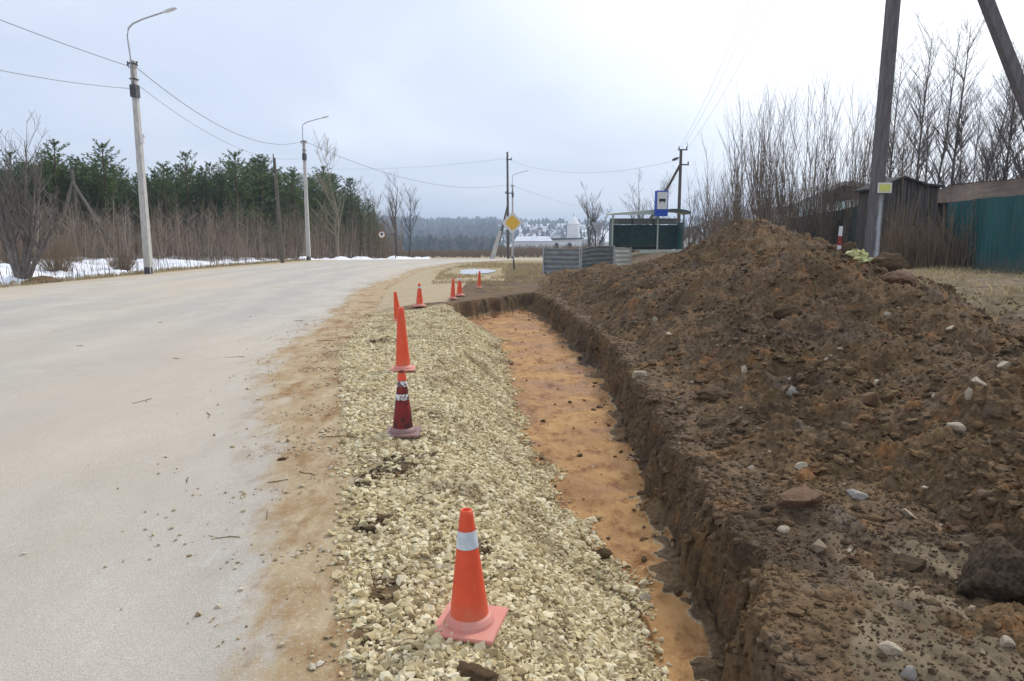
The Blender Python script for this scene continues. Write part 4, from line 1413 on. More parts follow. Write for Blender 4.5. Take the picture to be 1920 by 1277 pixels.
PG = 'young pines of the roadside wood'
for i, u, v, dd, la in (
        (0, 92, 264, 0, 'tall pine with a full light green crown right of the bare willow'),
        (1, 140, 298, 1.5, 'narrow pine between the two tallest pines left of the nearest lamp'),
        (2, 190, 266, 0, 'tall pine with a spiky open top just left of the nearest lamp'),
        (3, 232, 318, 2, 'low pine half hidden by the nearest street lamp pole'),
        (4, 304, 305, 0, 'pine with thin upright shoots first right of the nearest lamp'),
        (0, 347, 286, 1, 'highest pine between the nearest lamp and the leaning wooden pole'),
        (5, 392, 306, 0, 'pine with an upright leader left of the ragged spreading pine'),
        (2, 440, 283, 0, 'ragged spreading pine left of the leaning wooden pole'),
        (3, 484, 294, 1, 'pine touching the leaning wooden pole on its left'),
        (4, 545, 316, 0, 'pine standing between the leaning wooden pole and the middle lamp'),
        (6, 604, 312, 1, 'pine close on the right of the middle street lamp'),
        (1, 658, 336, 0, 'tallest pine at the right end of the wood'),
        (2, 690, 372, 0, 'small last pine before the bare trees at the bend'),
        (5, 18, 285, 1, 'pine behind the bare willow at the left edge')):
    place_pine(i, u, v, pine_D(u) + dd, la, PG)
k = 0
for row, dd in ((0, .8), (1, 3.5), (2, 7), (3, 12)):
    u = -70.0 + row * 13
    while u < 720:
        uu = u + rng.uniform(-10, 10)
        D = pine_D(uu) + dd + rng.uniform(-1, 1.5)
        place_pine(k % 7, uu, float(sky_v(uu)) + rng.uniform(8, 42) + (14 if row == 0 else 0), D, 'dark green pine crowded inside the dense roadside wood', 'pines crowded inside the wood')
        k += 1
        u += 27 - row * 2

# --- the brown brushwood in front of the pines: nobody could count it
m = MB(); R = random.Random(77)
M['brush'] = NT('brushwood_twigs')
M['brush'] = M['brush'].done(M['brush'].ramp(M['brush'].island(), (0, (.13, .11, .085)), (.4, (.25, .19, .135)), (.7, (.36, .26, .19)), (1, (.40, .36, .30))), .9, .1)
for i in range(5600):
    u = R.uniform(-90, 752)
    cl_ = float(pn(u / 38., i % 3 * 7., 201)) + .5 * float(pn(u / 13., 3.3, 202))
    if R.random() > .7 + .6 * cl_: continue
    D = pine_D(u) - R.uniform(.3, 6.5)
    top = 416 - 34 * cl_ + R.gauss(0, 20)
    if R.random() < .35: top = R.uniform(430, 474)
    x, zt = at(u, top, D)
    z = float(PROFILE(np.array([D]))[0]) - .05
    h = max(.8, zt - z); lean = R.gauss(0, .07 if R.random() < .55 else .24); ly = R.gauss(0, .07)
    r = R.uniform(.008, .019)
    p = [(x + lean * h * q + R.gauss(0, .02), D + ly * h * q, z + h * q) for q in (0, .35, .7, 1)]
    m.tube(p, [r, r * .8, r * .55, r * .2], 3, cap=False)
    for j in range(6):
        q = R.uniform(.2, .95); a = R.uniform(0, 6.3); l = R.uniform(.25, .9)
        b = (x + lean * h * q, D + ly * h * q, z + h * q)
        m.tube([b, (b[0] + math.cos(a) * l * .7, b[1] + math.sin(a) * l * .7, b[2] + l * .65)], [r * .5, .004], 3, cap=False)
tag(m.build('brushwood', M['brush']), 'tangled bare brown brushwood in front of the pines', 'brushwood', kind='stuff')

# --- rounded low bushes by the snow
for u, v, w_, h_, D, la in ((105, 470, 90, 85, 33, 'low ochre bush right of the bare willow by the snow'), (228, 470, 50, 50, 36, 'small round brown bush left of the nearest lamp pole foot'),
                            (20, 480, 80, 90, 34, 'brown bush at the left edge behind the willow trunk')):
    x, _ = at(u, v, D); z = gz(x, D); k_ = D / F; R = random.Random(u)
    m = MB()
    for i in range(230):
        a = R.uniform(0, 6.3); s_ = R.random() ** .6; h = h_ * k_ * R.uniform(.6, 1.05) * math.sqrt(max(.1, 1 - .75 * s_ * s_))
        ex = math.cos(a) * s_ * w_ * k_ * .55; ey = math.sin(a) * s_ * w_ * k_ * .55
        p = [(ex * .3, ey * .3, 0), (ex * .75, ey * .75, h * .5), (ex + R.gauss(0, .06), ey, h)]
        m.tube(p, [.009, .007, .003], 3, cap=False)
        for j in range(2):
            b = p[1]; m.tube([b, (b[0] + R.gauss(0, .18), b[1] + R.gauss(0, .18), b[2] + R.uniform(.1, .4))], [.005, .002], 3, cap=False)
    one_piece('bush', la, 'bush', m, M['twig_brown'], (x, D, z))

# --- bare willow at the left edge
x, _ = at(42, 524, 25.5)
R = random.Random(21)
t = thing('willow_tree', 'bare many-stemmed willow with upright shoots at the left road edge', 'willow', (x, 25.5, gz(x, 25.5) - .05))
m = MB()
m.lathe([(.42, -.1), (.30, .12), (.25, .35), (.24, .5)], 12)
stems = [(-.14, .06, -.34, 3.6), (-.02, .0, -.10, 4.6), (.10, .05, .10, 4.3), (.2, .0, .50, 3.3), (.02, .12, .26, 4.0), (-.1, -.1, -.2, 4.0), (.12, -.08, .7, 2.4), (-.16, .0, -.5, 2.8), (.05, .05, .03, 5.0)]
for sx, sy, le, h in stems:
    limb(m, (sx, sy, .2), unit((le, R.gauss(0, .15), 1)), h, .10, 2, R, .10, .05, (5, 10), .006, 6)
for i in range(26):
    a = R.uniform(0, 6.3); q = R.random() ** .7
    p0 = (math.cos(a) * .9 * q - .1, math.sin(a) * .6 * q, 1.4 + R.random() * 1.6)
    limb(m, p0, unit((math.cos(a) * .18 * q, math.sin(a) * .15, 1)), R.uniform(1.4, 2.6), .014, 1, R, .05, .035, (6,), .004, 3)
m.build('trunk_and_branches', M['twig_dark'], t)
o = MB(); o.lathe([(.75, -.1), (.6, .08), (.3, .22), (.05, .27)], 14)
tag(o.build('earth_mound', M['soil'], loc=(x + .95, 25.2, gz(x + .9, 25.2) - .02), smooth=True), 'low mound of grey earth beside the willow foot', 'earth mound')

# --- single bare trees on the left and in the distance
def place_bare(name, label, cat, u, v_top, v_base, D, mat, seed, split, r=.10, stems=1, spread=.15, up=.05, wob=.1, base_r=0.0, tip=.008):
    x, zt = at(u, v_top, D); z = gz(x, D)
    H = max(1.5, zt - z)
    return one_piece(name, label, cat, bare_tree(H * 1.02, random.Random(seed), stems, spread, up, wob, split, r, tip, base_r), mat, (x, D, z))


place_bare('birch_tree', 'slender bare birch with a pale trunk right of the middle lamp', 'bare tree', 628, 290, 480, 63, M['birch'], 3, (6, 22), .10, tip=.012, up=.10)
place_bare('bare_tree', 'dark bare tree at the bend with a rounded crown', 'bare tree', 745, 348, 484, 78, M['twig_dark'], 5, (7, 18), .17, up=.09, wob=.06, tip=.013)
place_bare('bare_tree', 'smaller bare tree right of the dark tree at the bend', 'bare tree', 764, 368, 484, 82, M['twig_grey'], 6, (7, 16), .11, up=.09, wob=.06, tip=.013)
place_bare('bare_tree', 'grey bare tree left of the dark tree at the bend', 'bare tree', 706, 355, 484, 88, M['twig_brown'], 7, (7, 16), .12, up=.08, wob=.07, tip=.014)
place_bare('bare_tree', 'thin bare tree just behind the last pine of the wood', 'bare tree', 672, 350, 484, 84, M['twig_brown'], 9, (7, 15), .10, up=.09, wob=.06, tip=.014)
place_bare('bare_tree', 'wide bare tree with several stems left of the bus shelter', 'bare tree', 1112, 358, 465, 78, M['twig_grey'], 13, (7, 12), .16, 4, .5, .10, .08, .5, .013)
place_bare('bare_tree', 'tall pale bare tree behind the bus shelter roof', 'bare tree', 1218, 324, 465, 74, M['twig_grey'], 14, (7, 13), .15, 3, .45, .08, .1, .4, .011)
place_bare('bare_tree', 'smaller pale bare tree right of the pole behind the shelter', 'bare tree', 1292, 366, 465, 76, M['twig_grey'], 15, (6, 11), .12, 4, .6, .07, .1, .6, .011)

# --- willow scrub on the right, behind the heap
SG = 'tall willow clumps behind the heap'
for i, (u, vt, D, ns, la) in enumerate((
        (1338, 306, 38, 26, 'lowest clump of straight shoots, next to the bus shelter'),
        (1378, 262, 33, 26, 'thin clump of bare shoots over the heap, second from the shelter'),
        (1418, 176, 29, 26, 'dense willow clump directly above the left flank of the heap'),
        (1462, 150, 27, 30, 'tallest dense willow clump over the heap peak'),
        (1508, 172, 28, 26, 'willow clump above the right flank of the heap peak'),
        (1556, 160, 27, 24, 'bare willow clump left of the house roof ridge'),
        (1598, 142, 26, 24, 'willow clump standing over the red and white stake'),
        (1634, 170, 28, 22, 'willow clump immediately left of the big concrete pole'))):
    x, zt = at(u, vt, D); z = gz(x, D); R = random.Random(300 + i)
    m = MB(); H = zt - z
    for k in range(int(ns * .85)):
        a = R.uniform(0, 6.3); b = .8 * math.sqrt(R.random())
        p = (b * math.cos(a), b * math.sin(a) * .8, -.1)
        sp = .26 * R.random()
        limb(m, p, unit((math.cos(a) * sp + R.gauss(0, .04), math.sin(a) * sp, 1)), H * (R.uniform(.5, 1.04) if k else 1.0), R.uniform(.016, .034), 1, R, .03, .045, (13,), .0042, 4, .55, .75)
    for k in range(int(ns * (1.7 if u < 1480 else .5))):      # short growth round the foot
        a = R.uniform(0, 6.3); b = 1.5 * math.sqrt(R.random())
        limb(m, (b * math.cos(a), b * math.sin(a), -.1), unit((math.cos(a) * .25, math.sin(a) * .2, 1)), H * (R.uniform(.2, .5) if u < 1480 else R.uniform(.12, .30)), .012, 1, R, .03, .07, (6,), .004, 3, .8)
    one_piece('willow_clump', la, 'willow clump', m, M['twig_willow'], (x, D, z), SG)

# --- bare trees over the fence on the right
TG = 'bare trees behind the fence'
for i, (u, vt, D, r, sp, la) in enumerate((
        (1684, 110, 31, .07, (6, 13), 'thin bare tree right beside the big concrete pole'),
        (1738, 60, 29, .085, (6, 14), 'tall straight bare tree with short twigs, midway between pole and prop'),
        (1764, 130, 32, .06, (6, 13), 'shorter bare tree right of the tall straight one'),
        (1783, 66, 30, .075, (6, 14), 'slim tall bare tree left of the thick leaning one'),
        (1806, 60, 27, .095, (6, 14), 'thick slightly leaning bare tree nearest the slanting prop'),
        (1858, 150, 28, .075, (7, 17), 'twiggy bare tree under the slanting prop'),
        (1898, 110, 26, .085, (8, 18), 'dense twiggy bare tree at the right edge'),
        (1716, 170, 36, .06, (7, 14), 'small bare tree behind the grey shed roof'),
        (1838, 190, 35, .06, (7, 15), 'small bare tree deep behind the brown roof'),
        (1940, 40, 25, .10, (8, 18), 'big twiggy bare tree cut by the right edge'),
        (1702, 190, 30, .05, (7, 16), 'low twiggy tree over the left end of the shed roof'),
        (1820, 160, 31, .055, (7, 18), 'low twiggy tree right of the thick leaning bare tree'),
        (1876, 200, 30, .055, (8, 18), 'bushy low bare tree over the brown barn roof'))):
    x, zt = at(u, vt, D); z = gz(x, D); R = random.Random(500 + i)
    m = MB()
    limb(m, (0, 0, -.1), unit((R.gauss(.02, .03), R.gauss(0, .03), 1)), (zt - z) * 1.02, r * .85, 2, R, .05, .035, (sp[0] + 5, sp[1] * 2 + 12), .003, 5, 1.0, .6)
    one_piece('bare_tree', la, 'bare tree', m, M['twig_dark'], (x, D, z), TG)

# --- undergrowth in front of the fence and along the scrub: stuff
m = MB(); R = random.Random(91)
for i in range(1100):
    q = R.random()
    if q < .55:
        u = R.choice((R.uniform(1330, 1490), R.uniform(1330, 1490), R.uniform(1600, 1660))); D = R.uniform(24, 34); h = R.uniform(.8, 2.6 if u < 1480 else 1.5)
    else:
        u = R.uniform(1655, 1830); D = float(np.interp(u, [1650, 1830], [20.5, 19.5])) + R.uniform(-.5, 1.2); h = abs(R.gauss(0, .9)) + .3
    x, _ = at(u, 470, D); z = float(PROFILE(np.array([D]))[0]) + .7
    le = R.gauss(0, .12)
    p = [(x, D, z - .1), (x + le * h * .5, D + R.gauss(0, .05), z + h * .55), (x + le * h, D, z + h)]
    m.tube(p, [.010, .007, .003], 3, cap=False)
    for j in range(3):
        a = R.uniform(0, 6.3); l = R.uniform(.2, .6); b = p[1]
        m.tube([b, (b[0] + math.cos(a) * l * .5, b[1] + math.sin(a) * l * .5, b[2] + l * .8)], [.006, .003], 3, cap=False)
tag(m.build('undergrowth', M['twig_brown']), 'thin bare brown undergrowth below the willow clumps and fence', 'undergrowth', kind='stuff')

# --- dry stalks standing in the snow and grass tufts
def blades(name, label, pts, mat, hmin, hmax, wd, lean=.25, cat='dry grass'):
    n = len(pts); x = np.array([p[0] for p in pts]); y = np.array([p[1] for p in pts]); z = total_z(x, y) if len(pts[0]) < 3 else np.array([p[2] for p in pts])
    h = nrs.uniform(hmin, hmax, n); a = nrs.rand(n) * 2 * np.pi; le = nrs.rand(n) * lean
    wx, wy = np.cos(a) * wd, np.sin(a) * wd
    b = nrs.rand(n) * 2 * np.pi; lx, ly = np.cos(b) * le * h, np.sin(b) * le * h
    v = np.stack([np.stack([x - wx, y - wy, z - .02], 1), np.stack([x + wx, y + wy, z - .02], 1), np.stack([x + wx * .6 + lx * .4, y + wy * .6 + ly * .4, z + h * .6], 1), np.stack([x + lx, y + ly, z + h], 1)], 1).reshape(-1, 3)
    f = np.arange(n)[:, None] * 4
    fs = np.concatenate([f + [0, 1, 2], f + [0, 2, 3]])
    return tag(np_mesh(name, v, fs, mat, False), label, cat, kind='stuff')


M['straw'] = m_leaf('dry_straw', (.27, .21, .11), (.54, .45, .27))
M['stalk'] = m_leaf('dead_stalks', (.10, .075, .05), (.24, .18, .12))
pts = []
R = random.Random(33)
while len(pts) < 1500:
    D = R.uniform(24, 78); u = R.uniform(-40, 735); x, _ = at(u, 490, D)
    dlx = -16 - x
    if .2 < dlx < 9 + 4 * R.random(): pts.append((x, D))
blades('dead_stalks', 'thin dead stalks poking up through the roadside snow', pts, M['stalk'], .2, .85, .012, .2, 'dead stalks')
pts = []
while len(pts) < 9000:
    D = R.uniform(21, 46); u = R.uniform(770, 1030); x, _ = at(u, 500, D)
    if x > float(np.interp(D, [20, 34, 46, 56], [-2.6, -3.4, -2.4, 1])) and not (-3.0 < x < -.5 and 30 < D < 37) and fbm(np.array([x / 2.]), np.array([D / 3.]), 2, 140)[0] + .25 * (D > 30) > .12: pts.append((x, D))
blades('dry_grass', 'short dry straw-coloured grass on the shoulder by the puddle', pts, M['straw'], .04, .16, .008, .8)
pts = []
while len(pts) < 5000:
    D = R.uniform(20, 60); x = -15.9 - abs(R.gauss(0, .8)) - .3
    pts.append((x, D))
blades('verge_grass', 'flattened brown grass along the left road edge', pts, M['straw'], .05, .2, .01, .9)
pts = []
while len(pts) < 5000:
    D = R.uniform(9, 22); x = R.uniform(6.5, 14)
    if x < D * .8 and fbm(np.array([x / 1.5]), np.array([D / 2.]), 2, 141)[0] > -.05 and x / D > .45: pts.append((x, D))
blades('trodden_grass', 'thin dry grass on the bare ground in front of the teal fence', pts, M['straw'], .03, .14, .006, 1.0)
# sticks and straw dropped on the road
m = MB(); R = random.Random(63)
for uv in ((640, 745), (330, 676), (440, 672), (265, 757), (390, 780), (560, 603), (470, 596), (150, 655), (610, 640), (300, 610), (420, 1010), (520, 905), (575, 890), (620, 820), (500, 970), (640, 1060), (350, 905)):
    x, y = flat(*uv); z = gz(x, y) + .004 + .05 * float(sst(0, 5, seg_dist(np.array([x]), np.array([y]), ROAD_IN))[0]); a = R.gauss(0, .8); l = R.uniform(.02, .07) * (1 + y / 9)
    p = [(x + l * math.cos(a) * q, y + l * math.sin(a) * q + R.gauss(0, .012), z + .004) for q in (-1, -.3, .4, 1)]
    m.tube(p, [.0018 + y * .0003] * 4, 4)
tag(m.build('road_litter', M['straw']), 'small sticks and straw dropped on the dusty road', 'sticks', kind='stuff')
# roots and grass hanging out of the cut face
pts = []
m = MB()
for i in range(1500):
    y = 3.0 + 17 * R.random() ** 1.3
    rx = float(rim_x(np.array([y]))[0]) + R.uniform(-.10, .05)
    z = float(ground_z(np.array([rx]), np.array([y]))[0])
    if z < -.42: continue
    l = R.uniform(.05, .2); dx = -R.uniform(.02, .12)
    m.tube([(rx, y, z + .01), (rx + dx * .6, y + R.gauss(0, .03), z - l * .3), (rx + dx, y + R.gauss(0, .05), z - l)], [.0018, .0014, .0007], 3, cap=False)
tag(m.build('hanging_roots', M['stalk']), 'fine dead roots hanging from the cut edge of the trench', 'roots', kind='stuff')

# ------------------------------------------------------------------ fences, shed, barn and house on the right
M['teal'] = worn('teal_profile_sheet', (.012, .075, .078), (.03, .13, .128), 1.6, .5, .35, stretch=(1, 1, .3))
_t = NT('teal_profile_sheet_dusty')
_c = _t.ramp(_t.noise(1.6, 6, .62, stretch=(1, 1, .3)), (.35, (.012, .075, .078)), (.7, (.03, .13, .128)))
_sp = _t.n.new('ShaderNodeSeparateXYZ'); _t.l.new(_t.obj, _sp.inputs[0])
_lo = _t.math('ADD', _t.math('MULTIPLY', _sp.outputs[2], -.9), _t.noise(3, 8, .72, stretch=(1, 1, .4)))
_c = _t.mix(_t.ramp(_lo, (.0, 0), (.5, .75)), _c, (.13, .11, .08))
_c = _t.mix(_t.ramp(_t.noise(2.5, 9, .76, stretch=(2, 2, .25)), (.54, 0), (.68, .5)), _c, (.10, .10, .085))
M['teal'] = _t.done(_c, .6, .3)
M['fence_dark'] = worn('dark_green_fence', (.045, .062, .052), (.085, .10, .085), 3, .7, .2, stretch=(1, 1, .3))
M['boards'] = worn('weathered_boards', (.06, .055, .05), (.135, .122, .112), 5, .9, .1, stretch=(4, 4, .4))
M['roof_rust'] = worn('rusty_roof', (.045, .031, .025), (.115, .072, .05), 3, .8, .2)
M['roof_dark'] = worn('dark_roof', (.035, .033, .032), (.075, .07, .066), 4, .85, .2)
M['wall_pale'] = worn('pale_house_wall', (.66, .68, .67), (.76, .78, .77), 4, .8)
M['roof_pale'] = worn('pale_sheet_roof', (.26, .27, .27), (.42, .43, .43), 3, .6)
M['win_teal'] = worn('pale_turquoise_pane', (.42, .58, .55), (.55, .68, .66), 4, .2, .5)


def sheet_fence(name, label, a, b, ztop, zbot, mat, pitch=.2, depth=.02, panels=3):
    ux, uy = b[0] - a[0], b[1] - a[1]; L = math.hypot(ux, uy); nx, ny = uy / L, -ux / L
    if nx * a[0] + ny * a[1] > 0: nx, ny = -nx, -ny
    t = thing(name, label, 'fence', (a[0], a[1], zbot))
    for p in range(panels):
        m = MB(); q0, q1 = p / panels + .002, (p + 1) / panels - .002
        n = max(2, int(L * (q1 - q0) / pitch))
        pr = []
        for i in range(n):
            for s_, d in ((0, 0), (.35, 0), (.5, depth), (.85, depth)):
                pr.append((q0 + (q1 - q0) * (i + s_) / n, d))
        pr.append((q1, 0))
        dz = rng.uniform(-.03, .03)
        vs = [(ux * q + nx * d, uy * q + ny * d, z) for z in (-.25, ztop - zbot + dz) for q, d in pr]
        k = len(pr)
        m.add(vs, [(i, i + 1, k + i + 1, k + i) for i in range(k - 1)])
        o = m.build('panel', mat, t)
        so = o.modifiers.new('thick', 'SOLIDIFY'); so.thickness = .004
    for p in range(panels + 1):
        q = p / panels
        m = MB(); m.box((ux * q - nx * .06, uy * q - ny * .06, (ztop - zbot) / 2), (.06, .06, ztop - zbot + .02)); m.build('post', M['steel_dark'], t)
    return t


fa = at(1772, 440, 21.0)[0]; fb = at(2010, 440, 15.2)[0]
sheet_fence('metal_fence', 'teal profiled sheet metal fence at the right edge', (fb, 15.2), (fa, 21.0), 2.62, .66, M['teal'], panels=4)
g0 = at(1640, 440, 22.2)[0]; g1 = at(1470, 440, 42.0)[0]
sheet_fence('metal_fence', 'dark green fence running from the grey shed to behind the willows', (g0, 22.2), (g1, 42.0), 2.66, .6, M['fence_dark'], panels=8)
# grey board shed between the two fences
sx0 = at(1642, 440, 22.0)[0]; sx1 = at(1774, 440, 21.4)[0]
t = thing('shed', 'low grey board shed with a shallow gable between the two fences', 'shed', (sx0, 22.0, .62))
m = MB(); w_ = sx1 - sx0; zt = lambda v: at(1700, v, 22)[1] - .62
R = random.Random(3); nb = 17
prof = lambda q: float(np.interp(q, [0, .36, .75, 1], [zt(354), zt(334), zt(348), zt(352)]))
for i in range(nb):
    q0, q1 = i / nb, (i + 1) / nb
    d = R.uniform(-.015, .015); g = .006
    m.slab([(w_ * q0 + g, -.2), (w_ * q1 - g, -.2), (w_ * q1 - g, prof(q1)), (w_ * q0 + g, prof(q0))], d - .03, d)
m.build('board_wall', M['boards'], t)
m = MB(); m.slab([(0.02, -.2), (w_ - .02, -.2), (w_ - .02, prof(1) - .02), (w_ * .75, prof(.75) - .02), (w_ * .36, prof(.36) - .03), (.02, prof(0) - .02)], .02, 1.3)
m.build('wall', M['boards'], t)
m = MB(); rp = [(-.12, zt(354) - .03), (w_ * .36, zt(334)), (w_ * .75, zt(348)), (w_ + .1, zt(352))]
m.slab(rp + [(x_, z_ + .06) for x_, z_ in rp[::-1]], -.18, 1.4); m.build('roof', M['roof_dark'], t)
# long barn with the rusty roof behind the teal fence
bx0, z0 = at(1690, 347, 26.5); bx1, z1 = at(2030, 318, 19.5)
t = thing('barn', 'long brown barn with a rusty sheet roof behind the teal fence', 'barn', (bx0, 26.5, .6))
ux, uy = bx1 - bx0, 19.5 - 26.5
hz = at(1830, 372, 23)[1] - .6; rz_ = z0 - .6
m = MB(); dx, dy = -uy / math.hypot(ux, uy), ux / math.hypot(ux, uy)
P_ = lambda q, d, z: (ux * q + dx * d, uy * q + dy * d, z)
m.add([P_(0, .3, -.2), P_(1, .3, -.2), P_(1, 3.8, -.2), P_(0, 3.8, -.2), P_(0, .3, hz), P_(1, .3, hz), P_(1, 3.8, hz), P_(0, 3.8, hz), P_(0, 2.05, rz_ - .03), P_(1, 2.05, rz_ - .03)],
      [(0, 1, 5, 4), (2, 3, 7, 6), (1, 2, 6, 9, 5), (3, 0, 4, 8, 7), (3, 2, 1, 0)])
m.build('wall', M['boards'], t)
m = MB(); n = 60
for sgn, da, db in ((1, 0, 2.05), (-1, 4.1, 2.05)):
    vs = []
    for za, d_ in ((hz - .08, da), (rz_, db)):
        for i in range(n + 1):
            vs.append(P_(-.02 + 1.04 * i / n, d_, za + (.03 if i % 2 else 0)))
    m.add(vs, [(i, i + 1, n + 2 + i, n + 1 + i) for i in range(n)])
o = m.build('roof', M['roof_rust'], t); so = o.modifiers.new('thick', 'SOLIDIFY'); so.thickness = .03

# house with the pale wall
D = 49
hx0, _ = at(1484, 400, D); hx1, _ = at(1655, 400, D); W = hx1 - hx0
zb = .5; zz = lambda v: at(1570, v, D)[1] - zb
t = thing('house', 'pale walled house with a grey gable roof seen behind the dark fence', 'house', (hx0, D, zb))
ap = (at(1574, 400, D)[0] - hx0)
rf = lambda x_: float(np.interp(x_, [-.3, ap, W + .5], [zz(392), zz(347), zz(363)]))
m = MB(); m.slab([(.3, 0), (W - .3, 0), (W - .3, rf(W - .3) - .02), (ap, rf(ap) - .02), (.3, rf(.3) - .02)], 0, 7); m.build('wall', M['wall_pale'], t)
m = MB(); m.slab([(ap * .62, rf(ap * .62) - .75), (W - .5, rf(W - .5) - .30), (W - .5, rf(W - .5) - .03), (ap, rf(ap) - .03), (ap * .62, rf(ap * .62) - .03)], -.06, -.004); m.build('gable', M['roof_dark'], t)
m = MB(); m.slab([(-.3, rf(-.3)), (ap, rf(ap)), (ap, rf(ap) + .24), (-.3, rf(-.3) + .24)], -.5, 7.4); m.build('roof', M['roof_pale'], t)
m = MB(); m.slab([(ap + .002, rf(ap)), (W + .5, rf(W + .5)), (W + .5, rf(W + .5) + .24), (ap + .002, rf(ap) + .24)], -.5, 7.4); m.build('roof', M['roof_pale'], t)
m = MB(); m.slab([(ap + .5, rf(ap + .5) + .245), (W + .3, rf(W + .3) + .245), (W + .3, rf(W + .3) + .31), (ap + .5, rf(ap + .5) + .35)], -.52, 6); m.build('roof_snow', M['snow'], t)
for u0, u1, v0, v1 in ((1489, 1502, 395, 407), (1506, 1530, 392, 406), (1563, 1584, 376, 400)):
    xa = at(u0, 400, D)[0] - hx0; xb = at(u1, 400, D)[0] - hx0
    m = MB(); m.box(((xa + xb) / 2, -.03, (zz(v0) + zz(v1)) / 2), (xb - xa, .06, zz(v0) - zz(v1))); wi = m.build('window', M['roof_dark'], t)
    m = MB()
    for q in (0, 1):
        m.box((xa + (xb - xa) * (.26 + .48 * q), -.065, (zz(v0) + zz(v1)) / 2), ((xb - xa) * .44, .02, (zz(v0) - zz(v1)) * .88))
    m.build('pane', M['win_teal'], wi)
# small grey house beyond the shelter
D = 85
hx, hz_ = at(1305, 428, D); _, hb = at(1305, 470, D)
t = thing('house', 'small pale gabled house right of the bus shelter', 'house', (hx, D, hb))
k = D / F; m = MB(); m.slab([(-22 * k, -1), (22 * k, -1), (22 * k, 18 * k), (0, 41 * k), (-22 * k, 18 * k)], 0, 6); m.build('wall', M['wall_pale'], t)
m = MB(); rp = [(-26 * k, 15 * k), (0, 42 * k), (26 * k, 15 * k)]; m.slab(rp + [(x_, z_ + .2) for x_, z_ in rp[::-1]], -.3, 6.3); m.build('roof', M['roof_dark'], t)

# ------------------------------------------------------------------ the far side of the valley
M['church'] = worn('whitewashed_wall', (.88, .88, .88), (.90, .90, .90), .3, .8)
M['church_roof'] = worn('snowy_roof', (.56, .58, .64), (.72, .74, .78), .3, .7)
D = 260
cx, _ = at(1075, 440, D); zb = gz(cx, D) - .3; k = D / F; zz = lambda v: at(1075, v, D)[1] - zb
t = thing('church', 'white church with a pointed tower and low white nave beyond the road', 'church', (cx, D, zb))
m = MB(); n = 8
r = 11.5 * k
m.lathe([(r, 0), (r, zz(421)), (r * 1.06, zz(421) + .15)], n); m.build('tower', M['church'], t)
m = MB(); m.lathe([(r * 1.06, zz(421) + .16), (r * .5, zz(411)), (.08, zz(405))], n); m.build('tower_roof', M['church'], t)
m = MB(); m.lathe([(.1, zz(406)), (.05, zz(400))], 6); m.build('spire', M['steel_dark'], t)
m = MB(); m.box((-13 * k, .5, zz(448) / 2), (56 * k, 8, zz(448))); m.build('nave', M['church'], t)
m = MB(); m.slab([(-43 * k, zz(450)), (17 * k, zz(448)), (17 * k, zz(446)), (-43 * k, zz(447))], -4.6, 5.6)
m.build('nave_roof', M['roof_dark'], t)
for uu in (-32, -8):
    m = MB(); m.slab([(uu * k + q * 4.5 * k * math.cos(a), zz(466) + 10 * k * math.sin(a) * 1.0) if 0 else (uu * k + 4.5 * k * math.cos(a), max(zz(470), zz(463) + 8 * k * math.sin(a))) for q in (1,) for a in np.linspace(-.6, math.pi + .6, 12)], -3.65, -3.52)
    m.build('doorway', M['sign_black'], t)
D = 245
hx, _ = at(1000, 450, D)
t = thing('long_building', 'long low building with a snowy roof left of the church', 'building', (hx, D, gz(hx, D)))
k = D / F; zz = lambda v: at(1000, v, D)[1] - gz(hx, D)
m = MB(); m.box((0, 4, zz(452) / 2), (70 * k, 8, zz(452))); m.build('wall', M['wall_pale'], t)
m = MB(); m.add([(-36 * k, -.4, zz(452)), (36 * k, -.4, zz(452)), (36 * k, 8.4, zz(452)), (-36 * k, 8.4, zz(452)), (-30 * k, 4, zz(443)), (30 * k, 4, zz(443))], [(0, 1, 5, 4), (1, 2, 5), (2, 3, 4, 5), (3, 0, 4), (0, 3, 2, 1)]); m.build('roof', M['church_roof'], t)

HG = 'small houses on the far slope'
R = random.Random(12)
hp_ = []
M['house_mats'] = None
walls = [M['wall_pale'], worn('brick_house', (.28, .16, .13), (.36, .22, .17), 1, .9), worn('yellow_house', (.48, .40, .26), (.56, .48, .33), 1, .9)]
for i in range(46):
    u = R.uniform(890, 1100) if i < 36 else R.uniform(1290, 1335); v = R.uniform(416, 450)
    x, y, z = hit(u, v, 2600, 300)
    if y > 1500 or y < 400: continue
    k = R.uniform(.8, 1.3)
    t = thing('village_house', 'tiny pale house among the hazy houses on the far slope', 'house', (x, y, z - .5), R.uniform(-.6, .6), HG)
    m = MB(); m.box((0, 0, 2.2 * k), (9 * k, 8 * k, 4.4 * k)); m.build('wall', walls[int(R.random() ** 2 * 3)], t)
    m = MB(); rp = [(-5 * k, 4.2 * k), (0, 7.6 * k), (5 * k, 4.2 * k)]; m.slab(rp + [(a, b + .3) for a, b in rp[::-1]], -4.5 * k, 4.5 * k)
    m.build('roof', M['church_roof'] if R.random() < .6 else M['roof_dark'], t)

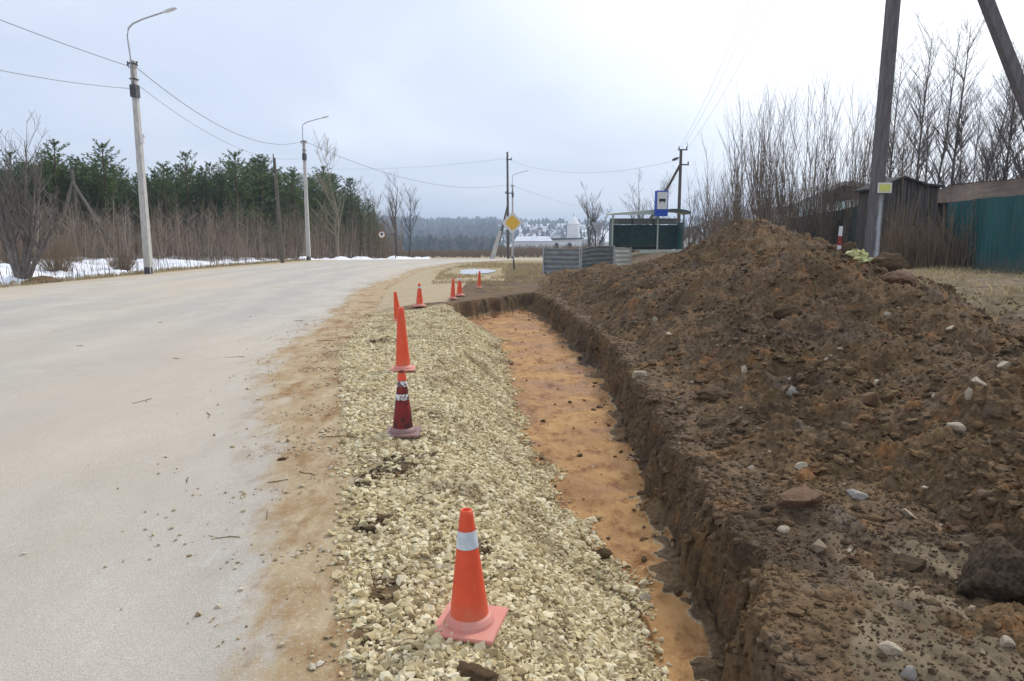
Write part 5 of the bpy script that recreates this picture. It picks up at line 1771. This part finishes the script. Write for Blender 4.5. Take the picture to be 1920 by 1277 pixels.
# the wooded far slope: one mass
t = NT('far_trees')
M['far_trees'] = t.done(t.ramp(t.island(), (0, (.030, .045, .032)), (.5, (.055, .060, .045)), (1, (.13, .11, .09))), .95, .05)
m = MB(); R = random.Random(55)
for i in range(7000):
    D = 420 * (2300 / 420) ** R.random()
    u = R.uniform(560, 1400) if R.random() < .8 else R.uniform(-200, 2100)
    x, _ = at(u, 445, D)
    if u > 945 and R.random() < (.80 if D < 1150 else .35): continue
    z = float(ground_z(np.array([x]), np.array([float(D)]))[0])
    h = R.uniform(7, 16) * (1.15 if u < 930 else .8); w_ = h * R.uniform(.16, .30)
    b = len(m.v); n = 6; con = R.random() < .5
    lv = ((0.05, .5), (.3, 1.0), (.6, .75 if con else 1.0), (.85, .3 if con else .7))
    for q, s_ in lv:
        for j in range(n):
            a = j * 2 * math.pi / n + q * 2; rr_ = w_ * s_ * R.uniform(.6, 1.25)
            m.v.append((x + rr_ * math.cos(a), D + rr_ * math.sin(a), z + h * q + R.gauss(0, .04 * h)))
    m.v.append((x, D, z + h))
    for L in range(3):
        for j in range(n):
            m.f.append((b + L * n + j, b + L * n + (j + 1) % n, b + (L + 1) * n + (j + 1) % n, b + (L + 1) * n + j))
    for j in range(n):
        m.f.append((b + 3 * n + j, b + 3 * n + (j + 1) % n, b + 4 * n))
tag(m.build('far_wood', M['far_trees']), 'hazy dark wood covering the far side of the valley', 'wood', kind='stuff')

# the brush strip beyond the bend
m = MB(); R = random.Random(56)
for i in range(2600):
    D = R.uniform(102, 190); u = R.uniform(690, 1340); x, _ = at(u, 470, D)
    z = float(PROFILE(np.array([D]))[0]); h = R.uniform(.5, 2.3) * (1 if u > 930 else .55)
    for j in range(4):
        a = R.gauss(0, .35)
        m.tube([(x, D, z - .1), (x + a * h * .5 + R.gauss(0, .1), D, z + h * .6), (x + a * h, D + R.gauss(0, .3), z + h * R.uniform(.7, 1.1))], [.035, .03, .012], 3, cap=False)
tag(m.build('hedge', M['twig_brown']), 'band of brown brush beyond the bend of the road', 'brush', kind='stuff')

# ------------------------------------------------------------------ the hazy air
HZ = MB(); HZ.box((0, 0, 17), (5400, 5400, 116))
t = bpy.data.materials.new('haze'); t.use_nodes = True
nn = t.node_tree.nodes; nn.remove(nn['Principled BSDF'])
pv = nn.new('ShaderNodeVolumePrincipled')
pv.inputs['Color'].default_value = (.66, .80, 1.0, 1)
pv.inputs['Density'].default_value = .00062
pv.inputs['Anisotropy'].default_value = .2
t.node_tree.links.new(pv.outputs[0], nn['Material Output'].inputs['Volume'])
hz = HZ.build('haze', t)
tag(hz, 'pale haze over the valley', 'haze', kind='stuff')
